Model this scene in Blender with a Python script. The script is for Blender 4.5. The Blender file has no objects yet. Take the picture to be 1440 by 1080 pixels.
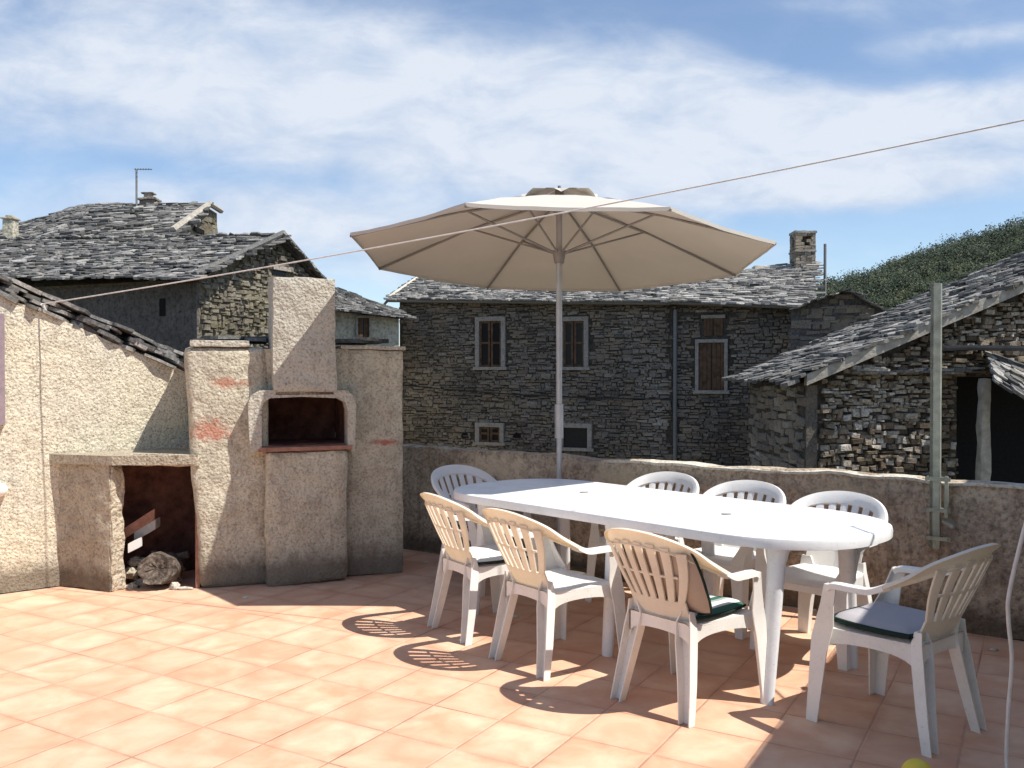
import bpy, math, random
from mathutils import Vector as V, Matrix, noise
R = random.Random(7)
sc = bpy.context.scene
COL = sc.collection
# ------------------------------------------------------------------ survey
F = 1270.0; H = 1.46; TH = math.atan(15/1270)
CT, ST = math.cos(TH), math.sin(TH)
def ray(px, py):
    x = (px-720)/F; u = -(py-540)/F
    return V((x, CT+u*ST, -ST+u*CT))
def onz(px, py, z=0.0):
    d = ray(px, py); t = (z-H)/d.z
    return V((d.x*t, d.y*t, z))
def onY(px, py, Y):
    d = ray(px, py); t = Y/d.y
    return V((d.x*t, Y, H+d.z*t))
def onpl(px, py, o, n):
    d = ray(px, py); c = V((0, 0, H)); t = (V((o[0], o[1], 0))-V((c.x, c.y, 0))).dot(V((n[0], n[1], 0)))/V((d.x, d.y, 0)).dot(V((n[0], n[1], 0)))
    return c+d*t
# ------------------------------------------------------------------ mesh builder
class MB:
    def __init__(s): s.v = []; s.f = []; s.t = []
    def add(s, vs, fs, tone=None):
        b = len(s.v); s.v += [tuple(p) for p in vs]
        tn = R.random() if tone is None else tone
        for f in fs: s.f.append(tuple(b+i for i in f)); s.t.append(tn)
    def hexa(s, p, tone=None):   # p: 8 pts, bottom 4 ccw then top 4
        s.add(p, [(3,2,1,0),(4,5,6,7),(0,1,5,4),(1,2,6,5),(2,3,7,6),(3,0,4,7)], tone)
    def box(s, o, u, w, sx, sy, sz, tone=None, j=0):
        o = V(o); u = V(u); w = V(w); k = V((0,0,1))
        p = [o, o+u*sx, o+u*sx+w*sy, o+w*sy]; p += [q+k*sz for q in p]
        if j: p = [q+V((R.uniform(-j,j), R.uniform(-j,j), R.uniform(-j,j))) for q in p]
        s.hexa(p, tone)
    def abox(s, x0, x1, y0, y1, z0, z1, tone=None):
        s.box((x0,y0,z0), (1,0,0), (0,1,0), x1-x0, y1-y0, z1-z0, tone)
    def prism(s, pts, d, tone=None):   # polygon pts extruded by vector d
        n = len(pts); d = V(d); q = [V(p) for p in pts]
        s.add(q+[p+d for p in q], [tuple(range(n-1,-1,-1)), tuple(range(n,2*n))]+[(i,(i+1)%n,(i+1)%n+n,i+n) for i in range(n)], tone)
    def loft(s, secs, tone=None, cap=True, closed=True):
        n = len(secs[0]); vs = [p for q in secs for p in q]; fs = []
        for k in range(len(secs)-1):
            for i in range(n if closed else n-1):
                j = (i+1) % n
                fs.append((k*n+i, k*n+j, (k+1)*n+j, (k+1)*n+i))
        if cap: fs += [tuple(range(n-1,-1,-1)), tuple((len(secs)-1)*n+i for i in range(n))]
        s.add(vs, fs, tone)
    def tube(s, pts, r, n=10, tone=None):
        pts = [V(p) for p in pts]; rr = r if isinstance(r, (list, tuple)) else [r]*len(pts); secs = []; ref = None
        for i, p in enumerate(pts):
            t = (pts[min(i+1, len(pts)-1)]-pts[max(i-1, 0)]).normalized()
            if ref is None: ref = V((0,0,1)) if abs(t.z) < .9 else V((1,0,0))
            a = t.cross(ref).normalized(); b = a.cross(t).normalized(); ref = b
            secs.append([p+a*rr[i]*math.cos(k*math.tau/n)+b*rr[i]*math.sin(k*math.tau/n) for k in range(n)])
        s.loft(secs, tone)
    def rbox(s, O, U, W, sx, sy, sz, r=.02, cell=.035, amp=.006, fr=9, tone=None, warp=None):
        """rounded, weathered block in the frame O,U,W,z"""
        O = V(O); U = V(U); W = V(W); K = V((0,0,1)); idx = {}; vs = []; fs = []
        N = [max(2, int(round(q/cell))) for q in (sx, sy, sz)]; S = (sx, sy, sz)
        r = min(r, sx/2.2, sy/2.2, sz/2.2)
        def vert(i, j, k):
            key = (i, j, k)
            if key in idx: return idx[key]
            p = V((i/N[0]*sx, j/N[1]*sy, k/N[2]*sz))
            q = V([min(max(p[a], r), S[a]-r) for a in range(3)])
            dd = p-q
            if dd.length > 1e-9: p = q+dd.normalized()*min(dd.length, r)
            if warp: p = V(warp(p))
            g = O+U*p.x+W*p.y+K*p.z
            g = g+noise.noise_vector(g*fr)*amp+noise.noise_vector(g*fr*.3)*amp*1.5
            idx[key] = len(vs); vs.append(g); return idx[key]
        for a in range(3):
            b, c = (a+1) % 3, (a+2) % 3
            for side in (0, N[a]):
                for i in range(N[b]):
                    for j in range(N[c]):
                        q = []
                        for (di, dj) in ((0,0),(1,0),(1,1),(0,1)):
                            k = [0,0,0]; k[a] = side; k[b] = i+di; k[c] = j+dj; q.append(vert(*k))
                        if side == 0: q = q[::-1]
                        fs.append(tuple(q))
        s.add(vs, fs, tone)
    def blob(s, c, rad, seg=10, amp=.25, fr=3, tone=None, sq=1.0):
        c = V(c); vs = []; fs = []; n = seg; m = seg//2+1
        for i in range(m+1):
            th = math.pi*i/m
            for k in range(n):
                ph = math.tau*k/n; d = V((math.sin(th)*math.cos(ph), math.sin(th)*math.sin(ph), math.cos(th)))
                e = 1+amp*noise.noise(d*fr+c*7)
                vs.append(c+V((d.x*rad[0]*e, d.y*rad[1]*e, d.z*rad[2]*e)))
        for i in range(m):
            for k in range(n): fs.append((i*n+k, (i+1)*n+k, (i+1)*n+(k+1)%n, i*n+(k+1)%n))
        s.add(vs, fs, tone)
    def build(s, name, mat, parent=None, smooth=0, loc=None):
        me = bpy.data.meshes.new(name); me.from_pydata(s.v, [], s.f)
        at = me.attributes.new('tone', 'FLOAT', 'FACE'); at.data.foreach_set('value', s.t)
        me.materials.append(mat)
        if smooth:
            me.polygons.foreach_set('use_smooth', [True]*len(s.f)); me.update()
            me.set_sharp_from_angle(angle=math.radians(smooth))
        me.update()
        o = bpy.data.objects.new(name, me); COL.objects.link(o)
        if parent:
            o.parent = parent; o.matrix_parent_inverse = Matrix.Translation(-parent.location) if parent.type == 'EMPTY' and not parent.get('local') else Matrix()
        if loc: o.location = loc
        return o
def tag(o, label=None, cat=None, group=None, kind=None):
    if label: o['label'] = label
    if cat: o['category'] = cat
    if group: o['group'] = group
    if kind: o['kind'] = kind
    return o
def thing(name, label, cat, loc=(0,0,0), group=None, local=False):
    o = bpy.data.objects.new(name, None); COL.objects.link(o); o.location = loc; o.empty_display_size = .2
    if local: o['local'] = 1
    return tag(o, label, cat, group)
# ------------------------------------------------------------------ materials
class NT:
    def __init__(s, name):
        s.m = bpy.data.materials.new(name); s.m.use_nodes = True; s.t = s.m.node_tree; s.t.nodes.clear()
        s.out = s.n('ShaderNodeOutputMaterial'); s.b = s.n('ShaderNodeBsdfPrincipled'); s.l(s.b.outputs[0], s.out.inputs[0])
        s.co = s.n('ShaderNodeNewGeometry').outputs['Position']
    def n(s, t, **k):
        x = s.t.nodes.new(t)
        for a, b in k.items():
            if a in x.inputs: x.inputs[a].default_value = b
            else: setattr(x, a, b)
        return x
    def l(s, a, b): s.t.links.new(a, b)
    def put(s, sock, v):
        if hasattr(v, 'is_output') or isinstance(v, bpy.types.NodeSocket): s.l(v, sock)
        else: sock.default_value = v
    def noise(s, scale, detail=4, rough=.6, co=None, dist=0):
        x = s.n('ShaderNodeTexNoise'); x.inputs['Scale'].default_value = scale; x.inputs['Detail'].default_value = detail
        x.inputs['Roughness'].default_value = rough; x.inputs['Distortion'].default_value = dist; s.l(co or s.co, x.inputs['Vector']); return x.outputs['Fac']
    def vor(s, scale, feat='F1', out='Distance', co=None):
        x = s.n('ShaderNodeTexVoronoi'); x.feature = feat; x.inputs['Scale'].default_value = scale; s.l(co or s.co, x.inputs['Vector']); return x.outputs[out]
    def ramp(s, fac, stops):
        x = s.n('ShaderNodeValToRGB'); e = x.color_ramp.elements
        while len(e) < len(stops): e.new(.5)
        for k, (p, c) in enumerate(stops):
            e[k].position = p; e[k].color = (c if isinstance(c, tuple) else (c, c, c))+((1,) if not isinstance(c, tuple) or len(c) == 3 else ())
        s.l(fac, x.inputs[0]); return x.outputs[0]
    def mix(s, f, a, b, mode='MIX'):
        x = s.n('ShaderNodeMix'); x.data_type = 'RGBA'; x.blend_type = mode
        for k, v in ((0, f), (6, a), (7, b)):
            if isinstance(v, tuple) and len(v) == 3: v = v+(1,)
            s.put(x.inputs[k], v)
        return x.outputs[2]
    def math(s, op, a, b=0.0, c=None, clamp=False):
        x = s.n('ShaderNodeMath'); x.operation = op; x.use_clamp = clamp; s.put(x.inputs[0], a); s.put(x.inputs[1], b)
        if c is not None: s.put(x.inputs[2], c)
        return x.outputs[0]
    def tone(s):
        x = s.n('ShaderNodeAttribute'); x.attribute_name = 'tone'; return x.outputs['Fac']
    def bump(s, h, d=.01, strength=1.0):
        x = s.n('ShaderNodeBump'); x.inputs['Distance'].default_value = d; x.inputs['Strength'].default_value = strength
        s.l(h, x.inputs['Height']); s.l(x.outputs[0], s.b.inputs['Normal']); return x
    def fin(s, col=None, rough=.9, spec=.3):
        if col is not None:
            if isinstance(col, tuple): col = col+(1,) if len(col) == 3 else col
            s.put(s.b.inputs['Base Color'], col)
        s.put(s.b.inputs['Roughness'], rough); s.b.inputs['Specular IOR Level'].default_value = spec
        return s.m
def simple(name, col, rough=.6, var=.15, spec=.4, metal=0, sc_=30, bump=0.0):
    t = NT(name); n = t.noise(sc_, 5)
    dk = tuple(c*(1-var) for c in col); lt = tuple(min(1, c*(1+var)) for c in col)
    c = t.ramp(n, [(.3, dk), (.7, lt)]); t.b.inputs['Metallic'].default_value = metal
    if bump: t.bump(t.noise(sc_*3, 4), bump)
    return t.fin(c, rough, spec)
def plaster(name, c1, c2, stain, grain=60, bump=.012, st_amt=.6, spots=None, low=0.0, pock=0.0):
    t = NT(name)
    big = t.noise(2.3, 6, .65, dist=.6); mid = t.noise(11, 5, .7)
    col = t.mix(t.ramp(big, [(.35, 0), (.65, 1)]), c1, c2)
    col = t.mix(t.math('MULTIPLY', t.ramp(mid, [(.47, 0), (.72, 1)]), st_amt), col, stain)
    mpd = t.n('ShaderNodeMapping'); mpd.inputs['Scale'].default_value = (1, 1, .16); t.l(t.co, mpd.inputs[0])
    drip = t.noise(16, 4, .7, co=mpd.outputs[0]); col = t.mix(t.math('MULTIPLY', t.ramp(drip, [(.52, 0), (.72, 1)]), st_amt*.55), col, tuple(q*.8 for q in stain))
    fine = t.noise(grain, 3, .6)
    col = t.mix(t.math('MULTIPLY', t.ramp(fine, [(.30, 1), (.52, 0)]), .62), col, tuple(q*.45 for q in stain))
    xyz = t.n('ShaderNodeSeparateXYZ'); t.l(t.co, xyz.inputs[0])
    if low:
        g = t.n('ShaderNodeMapRange'); g.inputs[1].default_value = low; g.inputs[2].default_value = 0; t.l(xyz.outputs[2], g.inputs[0])
        m = t.math('MULTIPLY', t.math('ADD', g.outputs[0], t.math('MULTIPLY', mid, 1.2)), g.outputs[0])
        col = t.mix(t.ramp(m, [(.25, 0), (.9, .85)]), col, tuple(q*.5 for q in stain))
    for (c, rx, rz, colr) in (spots or []):
        mp = t.n('ShaderNodeMapping'); mp.vector_type = 'POINT'; t.l(t.co, mp.inputs[0])
        mp.inputs['Location'].default_value = (-c[0]/rx, -c[1]/rx, -c[2]/rz); mp.inputs['Scale'].default_value = (1/rx, 1/rx, 1/rz)
        ln = t.n('ShaderNodeVectorMath'); ln.operation = 'LENGTH'; t.l(mp.outputs[0], ln.inputs[0])
        s = t.math('SUBTRACT', 1.25, ln.outputs['Value'], clamp=False)
        s = t.math('ADD', s, t.math('MULTIPLY', t.math('SUBTRACT', t.noise(13, 6, .75), .5), 3.0))
        col = t.mix(t.ramp(s, [(.35, 0), (.95, .85)]), col, colr)
    if pock:
        col = t.mix(t.math('MULTIPLY', t.ramp(t.vor(grain*1.1), [(.12, 1), (.3, 0)]), pock), col, tuple(q*.35 for q in stain))
    hgt = t.math('ADD', t.math('MULTIPLY', fine, .6), t.math('MULTIPLY', t.noise(grain*.35, 4), 1.0))
    hgt = t.math('ADD', hgt, t.math('MULTIPLY', t.vor(grain*.8), -.5))
    hgt = t.math('ADD', hgt, t.math('MULTIPLY', mid, 1.6)); hgt = t.math('ADD', hgt, t.math('MULTIPLY', big, 2.5))
    t.bump(hgt, bump)
    return t.fin(col, .95, .15)
def stone(name, stops, moss=None, sc_=14, bump=.02, spec=.2, mossy=.5):
    t = NT(name); tn = t.tone(); n = t.noise(sc_, 6, .7)
    c = t.ramp(t.math('ADD', t.math('MULTIPLY', tn, .8), t.math('MULTIPLY', n, .25)), stops)
    c = t.mix(t.math('MULTIPLY', t.ramp(t.noise(sc_*3.5, 5, .8), [(.42, 1), (.62, 0)]), .55), c, (.03, .028, .026))
    if moss: c = t.mix(t.math('MULTIPLY', t.ramp(t.noise(1.7, 6, .7), [(.48, 0), (.68, 1)]), mossy), c, moss)
    t.bump(n, bump); return t.fin(c, .9, spec)
M = {}
M['plastic'] = None
def plastic(name, col, trans, tc, grime=.55):
    t = NT(name); n = t.noise(6, 5, .7)
    g = t.math('MULTIPLY', t.ramp(n, [(.45, 0), (.75, 1)]), grime)
    c = t.mix(g, col, tuple(q*.72 for q in col))
    c = t.mix(t.math('MULTIPLY', t.ramp(t.noise(90, 3), [(.6, 0), (.75, 1)]), grime*.7), c, (.35, .3, .22))
    t.fin(c, .38, .45); t.bump(t.noise(40, 2), .0006)
    tr = t.n('ShaderNodeBsdfTranslucent'); tr.inputs[0].default_value = tc+(1,)
    mx = t.n('ShaderNodeMixShader'); mx.inputs[0].default_value = trans
    t.l(t.b.outputs[0], mx.inputs[1]); t.l(tr.outputs[0], mx.inputs[2]); t.l(mx.outputs[0], t.out.inputs[0]); return t.m
M['chair'] = plastic('cream_plastic', (.90, .865, .775), .30, (.98, .84, .60))
M['chairseat'] = plastic('cream_plastic_lit', (.92, .90, .85), .1, (.98, .78, .48))  # same plastic, with the sunlit white of seats and legs in its colour
M['chairw'] = plastic('white_plastic', (.90, .90, .89), .15, (.95, .85, .7), .4)
M['table'] = plastic('table_plastic', (.84, .85, .86), .04, (.9, .85, .8), .55)
# terracotta tiles
def tiles():
    t = NT('terracotta_tiles'); S = .34
    mp = t.n('ShaderNodeMapping'); mp.vector_type = 'TEXTURE'
    ang = math.atan2(-.505, .863)
    a = V((math.cos(ang), math.sin(ang))); b = V((-math.sin(ang), math.cos(ang)))
    o = a*(-.257)+b*2.9
    mp.inputs['Location'].default_value = (o.x, o.y, 0); mp.inputs['Rotation'].default_value = (0, 0, ang); mp.inputs['Scale'].default_value = (S, S, 1)
    t.l(t.co, mp.inputs[0])
    xyz = t.n('ShaderNodeSeparateXYZ'); t.l(mp.outputs[0], xyz.inputs[0])
    fx = t.math('FRACT', xyz.outputs[0]); fy = t.math('FRACT', xyz.outputs[1])
    ex = t.math('MINIMUM', fx, t.math('SUBTRACT', 1, fx)); ey = t.math('MINIMUM', fy, t.math('SUBTRACT', 1, fy))
    e = t.math('MINIMUM', ex, ey)
    e = t.math('ADD', e, t.math('MULTIPLY', t.math('SUBTRACT', t.noise(45, 3), .5), .012))
    fl = t.n('ShaderNodeVectorMath'); fl.operation = 'FLOOR'; t.l(mp.outputs[0], fl.inputs[0])
    wn = t.n('ShaderNodeTexWhiteNoise'); t.l(fl.outputs[0], wn.inputs[0])
    # each tile its own patch of the glaze pattern
    ad = t.n('ShaderNodeVectorMath'); ad.operation = 'MULTIPLY_ADD'; t.l(wn.outputs['Color'], ad.inputs[0]); ad.inputs[1].default_value = (9, 9, 9); t.l(t.co, ad.inputs[2])
    g = t.noise(4.2, 4, .55, co=ad.outputs[0], dist=.5)
    base = t.mix(t.ramp(g, [(.34, 0), (.62, 1)]), (.64, .35, .22), (.77, .535, .375))
    base = t.mix(t.math('MULTIPLY', wn.outputs['Value'], .36), base, (.61, .31, .20))
    rim = t.ramp(e, [(.02, 1), (.17, 0)])
    base = t.mix(t.math('MULTIPLY', t.math('MULTIPLY', rim, t.ramp(t.noise(6,4,.7), [(.35,.1),(.65,1)])), .6), base, (.56, .26, .165))
    dirt = t.ramp(t.noise(3.1, 6, .7), [(.45, 0), (.75, 1)])
    base = t.mix(t.math('MULTIPLY', dirt, .45), base, (.52, .32, .22))
    base = t.mix(t.math('MULTIPLY', t.ramp(t.noise(120, 3), [(.6, 0), (.75, 1)]), .18), base, (.30, .16, .10))
    base = t.mix(t.math('MULTIPLY', t.ramp(t.noise(1.1, 3), [(.5, 0), (.7, 1)]), .12), base, (.66, .58, .48))
    gm = t.ramp(e, [(.006, 1), (.011, 0)])
    vis = t.ramp(t.noise(2.4, 4), [(.35, .3), (.65, 1)])
    col = t.mix(t.math('MULTIPLY', gm, vis), base, t.mix(t.ramp(t.noise(2, 3), [(.4, 0), (.6, 1)]), (.24, .14, .10), (.50, .34, .24)))
    h = t.math('ADD', t.ramp(e, [(.006, 0), (.022, 1)]), t.math('MULTIPLY', t.noise(14, 3), .35))
    t.bump(h, .003, .9)
    return t.fin(col, t.ramp(g, [(.3, .55), (.7, .75)]), .3)
M['tiles'] = tiles()
M['leftwall'] = plaster('roughcast_cream', (.72, .66, .50), (.64, .60, .49), (.33, .28, .21), 62, .009, .4, low=.35, pock=.9)
red = (.44, .19, .13)
bo = V((-2.12, 6.09, 0)); bu = V((.942, .335, 0)).normalized(); bw = V((-bu.y, bu.x, 0))
M['bbq'] = plaster('weathered_render', (.62, .58, .455), (.51, .465, .365), (.31, .26, .20), 62, .010, .75,
    spots=[(onpl(297, 606, bo, bw), .17, .10, red), (onpl(323, 538, bo, bw), .16, .05, (.40, .18, .12)), (onpl(542, 622, bo, bw), .13, .03, (.40, .12, .09))], low=.4)
M['chimney'] = plaster('chimney_render', (.56, .53, .445), (.49, .465, .395), (.32, .27, .215), 60, .011, .4)
M['parapet'] = plaster('parapet_render', (.60, .50, .38), (.42, .33, .25), (.23, .175, .13), 40, .018, 1.0, low=.3,
    spots=[(V((-.1, 6.95, .74)), .45, .13, (.72, .60, .44)), (V((.8, 6.3, .72)), .4, .12, (.52, .44, .31)), (V((2.0, 5.48, .73)), .35, .1, (.50, .42, .29)), (V((.25, 6.7, .45)), .3, .2, (.44, .35, .26))])
M['coping'] = plaster('coping', (.66, .62, .53), (.56, .52, .44), (.36, .32, .26), 40, .01, .4)
M['concrete'] = plaster('old_concrete', (.50, .45, .35), (.42, .37, .285), (.26, .205, .15), 60, .012, .7, low=.3)
M['edge'] = plaster('pale_edge', (.60, .53, .41), (.52, .46, .36), (.34, .28, .2), 45, .02, .4)
M['soot_shade'] = simple('soot_shade_brick', (.12, .058, .045), .95, .5, .1, sc_=12, bump=.01)  # firebox soot, also the painted shade inside the log store
M['brick'] = simple('red_brick', (.33, .17, .12), .9, .3, .15, sc_=20, bump=.006)
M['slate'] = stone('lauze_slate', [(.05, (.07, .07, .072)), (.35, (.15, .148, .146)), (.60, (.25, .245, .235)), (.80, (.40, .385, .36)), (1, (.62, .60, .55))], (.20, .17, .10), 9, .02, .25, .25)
M['slatelit'] = stone('sunlit_slate', [(.05, (.11, .11, .105)), (.35, (.30, .29, .275)), (.7, (.46, .44, .41)), (1, (.68, .66, .61))], (.26, .22, .14), 9, .02, .2, .2)  # paler copy of the slate, sunlight on the roofs put into the colour
M['rubble_dark'] = stone('dark_schist', [(.1, (.12, .105, .09)), (.4, (.245, .215, .18)), (.7, (.36, .315, .265)), (.9, (.48, .43, .36)), (1, (.70, .65, .58))], (.31, .24, .16), 12, .03, .12, .7)
M['rubble_warm'] = stone('warm_schist', [(.1, (.10, .085, .065)), (.4, (.24, .21, .165)), (.7, (.36, .32, .25)), (1, (.52, .47, .38))], (.19, .17, .09), 12, .03, .12, .5)
M['rubble_shed'] = stone('shed_schist', [(.1, (.08, .06, .045)), (.4, (.25, .195, .14)), (.66, (.50, .43, .34)), (1, (.85, .80, .72))], (.20, .15, .08), 12, .03, .12, .45)
M['mortar'] = plaster('dark_mortar', (.13, .108, .085), (.09, .078, .064), (.03, .026, .022), 25, .02)
M['mortarw'] = plaster('earth_mortar', (.22, .185, .13), (.16, .135, .10), (.08, .065, .045), 25, .02)
M['shadewall'] = plaster('shaded_render', (.17, .155, .145), (.12, .105, .098), (.07, .062, .056), 18, .03, .9)  # dark colour carries the shade on walls turned from the sun
M['palewall'] = plaster('pale_render', (.62, .58, .46), (.52, .48, .38), (.3, .27, .2), 18, .02, .7)
M['surround'] = plaster('window_surround', (.42, .385, .34), (.35, .32, .28), (.22, .2, .17), 30, .01, .5)
M['wood'] = simple('old_brown_wood', (.12, .072, .045), .85, .45, .15, sc_=9, bump=.004)
def cutwood():
    t = NT('weathered_cut_wood'); mp = t.n('ShaderNodeMapping'); t.l(t.co, mp.inputs[0]); q = onz(214, 829)
    mp.inputs['Location'].default_value = (-q.x, -q.y*.2, -.15); mp.inputs['Scale'].default_value = (1, .2, 1)
    w = t.n('ShaderNodeTexWave'); w.wave_type = 'RINGS'; w.rings_direction = 'Y'; w.inputs['Scale'].default_value = 9; w.inputs['Distortion'].default_value = 5; w.inputs['Detail'].default_value = 4; w.inputs['Detail Scale'].default_value = 2.5
    t.l(mp.outputs[0], w.inputs['Vector'])
    c = t.mix(t.math('MULTIPLY', w.outputs['Fac'], .6), (.13, .105, .085), (.34, .29, .24)); c = t.mix(t.ramp(t.noise(22, 5, .75), [(.42, .85), (.6, 0)]), c, (.05, .04, .033))
    t.bump(t.noise(30, 5, .8), .012); return t.fin(c, .95, .1)
M['cutwood'] = cutwood()
M['greywood'] = simple('grey_wood', (.36, .33, .28), .9, .3, .15, sc_=11, bump=.006)
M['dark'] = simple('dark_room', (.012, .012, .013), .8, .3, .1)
M['glass'] = simple('window_glass', (.012, .013, .015), .3, .2, .25)
M['zinc'] = simple('zinc', (.20, .20, .20), .55, .25, .4, .3)
M['galv'] = simple('galvanised', (.33, .35, .29), .5, .3, .5, .6, sc_=14)
M['alu'] = simple('pole_aluminium', (.42, .42, .43), .42, .12, .5, .5, sc_=8)
M['rib'] = simple('rib_metal', (.25, .235, .225), .5, .12, .4, .2)
M['black'] = simple('black_metal', (.025, .025, .027), .6, .3, .3)
M['cable'] = simple('cable', (.62, .60, .57), .7, .15, .2)
M['cord'] = simple('cord_white', (.72, .66, .6), .7, .1, .2)
M['yellow'] = simple('yellow_plastic', (.78, .60, .06), .35, .05, .5)
M['white'] = simple('white_paint', (.80, .79, .76), .7, .06, .3)
M['greyboard'] = simple('grey_board', (.36, .35, .33), .8, .15, .2)
M['mauve'] = simple('mauve_shutter', (.27, .21, .23), .7, .15, .3)
M['bark'] = simple('dry_log', (.15, .125, .105), .95, .5, .1, sc_=18, bump=.02)
M['ground'] = simple('earth', (.16, .14, .10), .95, .3, .1, sc_=.8)
M['hill'] = simple('hill_scrub', (.055, .065, .032), .95, .4, .05, sc_=.15)
def canopy_mat():
    t = NT('umbrella_cloth'); n = t.noise(220, 2); bf = t.n('ShaderNodeNewGeometry').outputs['Backfacing']; t.fin(t.ramp(t.noise(3, 5), [(.3, (.51, .48, .43)), (.7, (.56, .525, .47))]), .9, .1)
    t.bump(n, .0008)
    tr = t.n('ShaderNodeBsdfTranslucent'); tr.inputs[0].default_value = (.60, .48, .36, 1)
    mx = t.n('ShaderNodeMixShader'); mx.inputs[0].default_value = .05
    t.l(t.b.outputs[0], mx.inputs[1]); t.l(tr.outputs[0], mx.inputs[2]); t.l(mx.outputs[0], t.out.inputs[0]); return t.m
M['canopy'] = canopy_mat()
def leaf_mat():
    t = NT('forest_leaves'); c = t.ramp(t.tone(), [(0, (.018, .030, .022)), (.5, (.04, .056, .038)), (1, (.09, .104, .062))])
    return t.fin(c, .8, .15)
M['leaf'] = leaf_mat()
def cushion_mat(name, c1, c2, c3=None, axis=0, freq=18):
    t = NT(name); tc = t.n('ShaderNodeTexCoord'); xyz = t.n('ShaderNodeSeparateXYZ'); t.l(tc.outputs['Object'], xyz.inputs[0])
    f = t.math('FRACT', t.math('MULTIPLY', xyz.outputs[axis], freq))
    c = t.ramp(f, [(.0, c1), (.44, c1), (.46, c2), (.78, c2), (.8, c3 or c1), (1, c3 or c1)]); t.bump(t.noise(300, 2), .001); return t.fin(c, .9, .1)
M['cush_green'] = cushion_mat('green_stripes', (.66, .66, .62), (.05, .13, .10), (.30, .36, .32), 0, 9)
M['cush_grey'] = simple('grey_cushion', (.42, .40, .42), .95, .06, .1, sc_=200, bump=.001)
M['cush_back'] = simple('beige_cushion', (.44, .36, .30), .95, .06, .1, sc_=200, bump=.001)
M['cush_white'] = simple('white_cushion', (.72, .70, .66), .95, .05, .1, sc_=200, bump=.001)
M['piping'] = simple('dark_green_piping', (.022, .04, .035), .9, .1, .1)
# ------------------------------------------------------------------ setting
X = V((1,0,0)); Y = V((0,1,0)); Z = V((0,0,1))
P0 = onz(567, 772); P1 = onz(1440, 902)
pd = (P1-P0).normalized(); pn = V((-pd.y, pd.x, 0))          # along, away from terrace
lw0 = onz(0, 836); lwd = V((.79, .61, 0)).normalized(); lwn = V((-lwd.y, lwd.x, 0))
m = MB()
pA = P0-pd*.35
poly = [V((-7.5, -3, 0)), V((5.6, -3, 0)), P1+pd*1.6, pA, lw0+lwd*1.6, lw0-lwd*4.5]
m.prism([p+Z*(-.25) for p in poly], Z*.25)
tag(m.build('terrace_floor', M['tiles']), kind='structure')
# ground far below, hills
m = MB(); m.add([(-400,-60,-5),(400,-60,-5),(400,500,-5),(-400,500,-5)], [(0,1,2,3)])
tag(m.build('ground', M['ground']), kind='structure')
def hillz(x, y):
    # crest rises to the right of the frame, far beyond the houses
    r = x/y
    crest = 1.46+330*(.0709*(r-.346)/.221+.110)-7+2*noise.noise(V((r*14, 1, 1)))
    b = max(0, min(1, (y-190)/140.0))
    return -5+max(0, crest+5)*(b*b*(3-2*b))
m = MB(); nx, ny = 60, 30; vs = []
for j in range(ny+1):
    yy = 185+j*6
    for i in range(nx+1):
        xx = (.05+i*.0115)*yy; vs.append((xx, yy, hillz(xx, yy)))
fs = [(j*(nx+1)+i, j*(nx+1)+i+1, (j+1)*(nx+1)+i+1, (j+1)*(nx+1)+i) for j in range(ny) for i in range(nx)]
m.add(vs, fs); tag(m.build('hill', M['hill'], smooth=80), kind='structure')
m = MB()
for q in range(2600):
    y = R.uniform(235, 345); r = R.uniform(.27, .64); x = r*y; z = hillz(x, y)
    s = R.uniform(1.4, 3.8); h = R.uniform(.8, 1.5)*s; tn = R.choice((0, .1, .25, .4, .6, .75)); z -= R.uniform(0, 2)
    for k in range(75):
        d = V((R.gauss(0,1), R.gauss(0,1), R.gauss(0,1))).normalized()*R.uniform(.5, 1.0)
        c = V((x, y, z+h*.6))+V((d.x*s*.85, d.y*s*.85, d.z*h*.8)); e = R.uniform(.16, .42)
        a = V((R.gauss(0,1), R.gauss(0,1), R.gauss(0,1))).normalized(); b = a.orthogonal().normalized()
        m.add([c+a*e, c+b*e, c-a*e*.8, c-b*e], [(0,1,2,3)], min(1, max(0, tn+.25*R.random()*(1+d.z))))
tag(m.build('forest', M['leaf']), 'dark green woodland covering the hillside behind the roofs on the right', 'woodland', kind='stuff')
# ------------------------------------------------------------------ parapet
m = MB(); L = (P1-P0).length+1.25; pz = .86
def pw(p):
    q = V(p)
    if q.z > .5: q.z += .004*math.sin(q.x*1.9)+.02*noise.noise(V((q.x*3, 0, 1)))-.015*(q.x/5)
    return q
par = thing('parapet_wall', 'low weathered brown parapet wall running behind the table to the right', 'wall', P0)
m.rbox(P0-pd*.35, pd, pn, L+.35, .16, pz, .018, .05, .008, 7, warp=pw); m.build('wall', M['parapet'], par, 50)
m = MB(); m.rbox(P0+pd*1.9-pn*.012+Z*(pz-.018), pd, pn, L-1.9, .178, .02, .006, .05, .006, 12, warp=lambda p: (p.x, p.y, p.z+.004*math.sin((p.x+2.25)*1.9)+.02*noise.noise(V(((p.x+2.25)*3, 0, 1)))-.015*((p.x+2.25)/5)))
m.build('coping', M['coping'], par, 50)  # pale strip paints the sunlight along the parapet top
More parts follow.
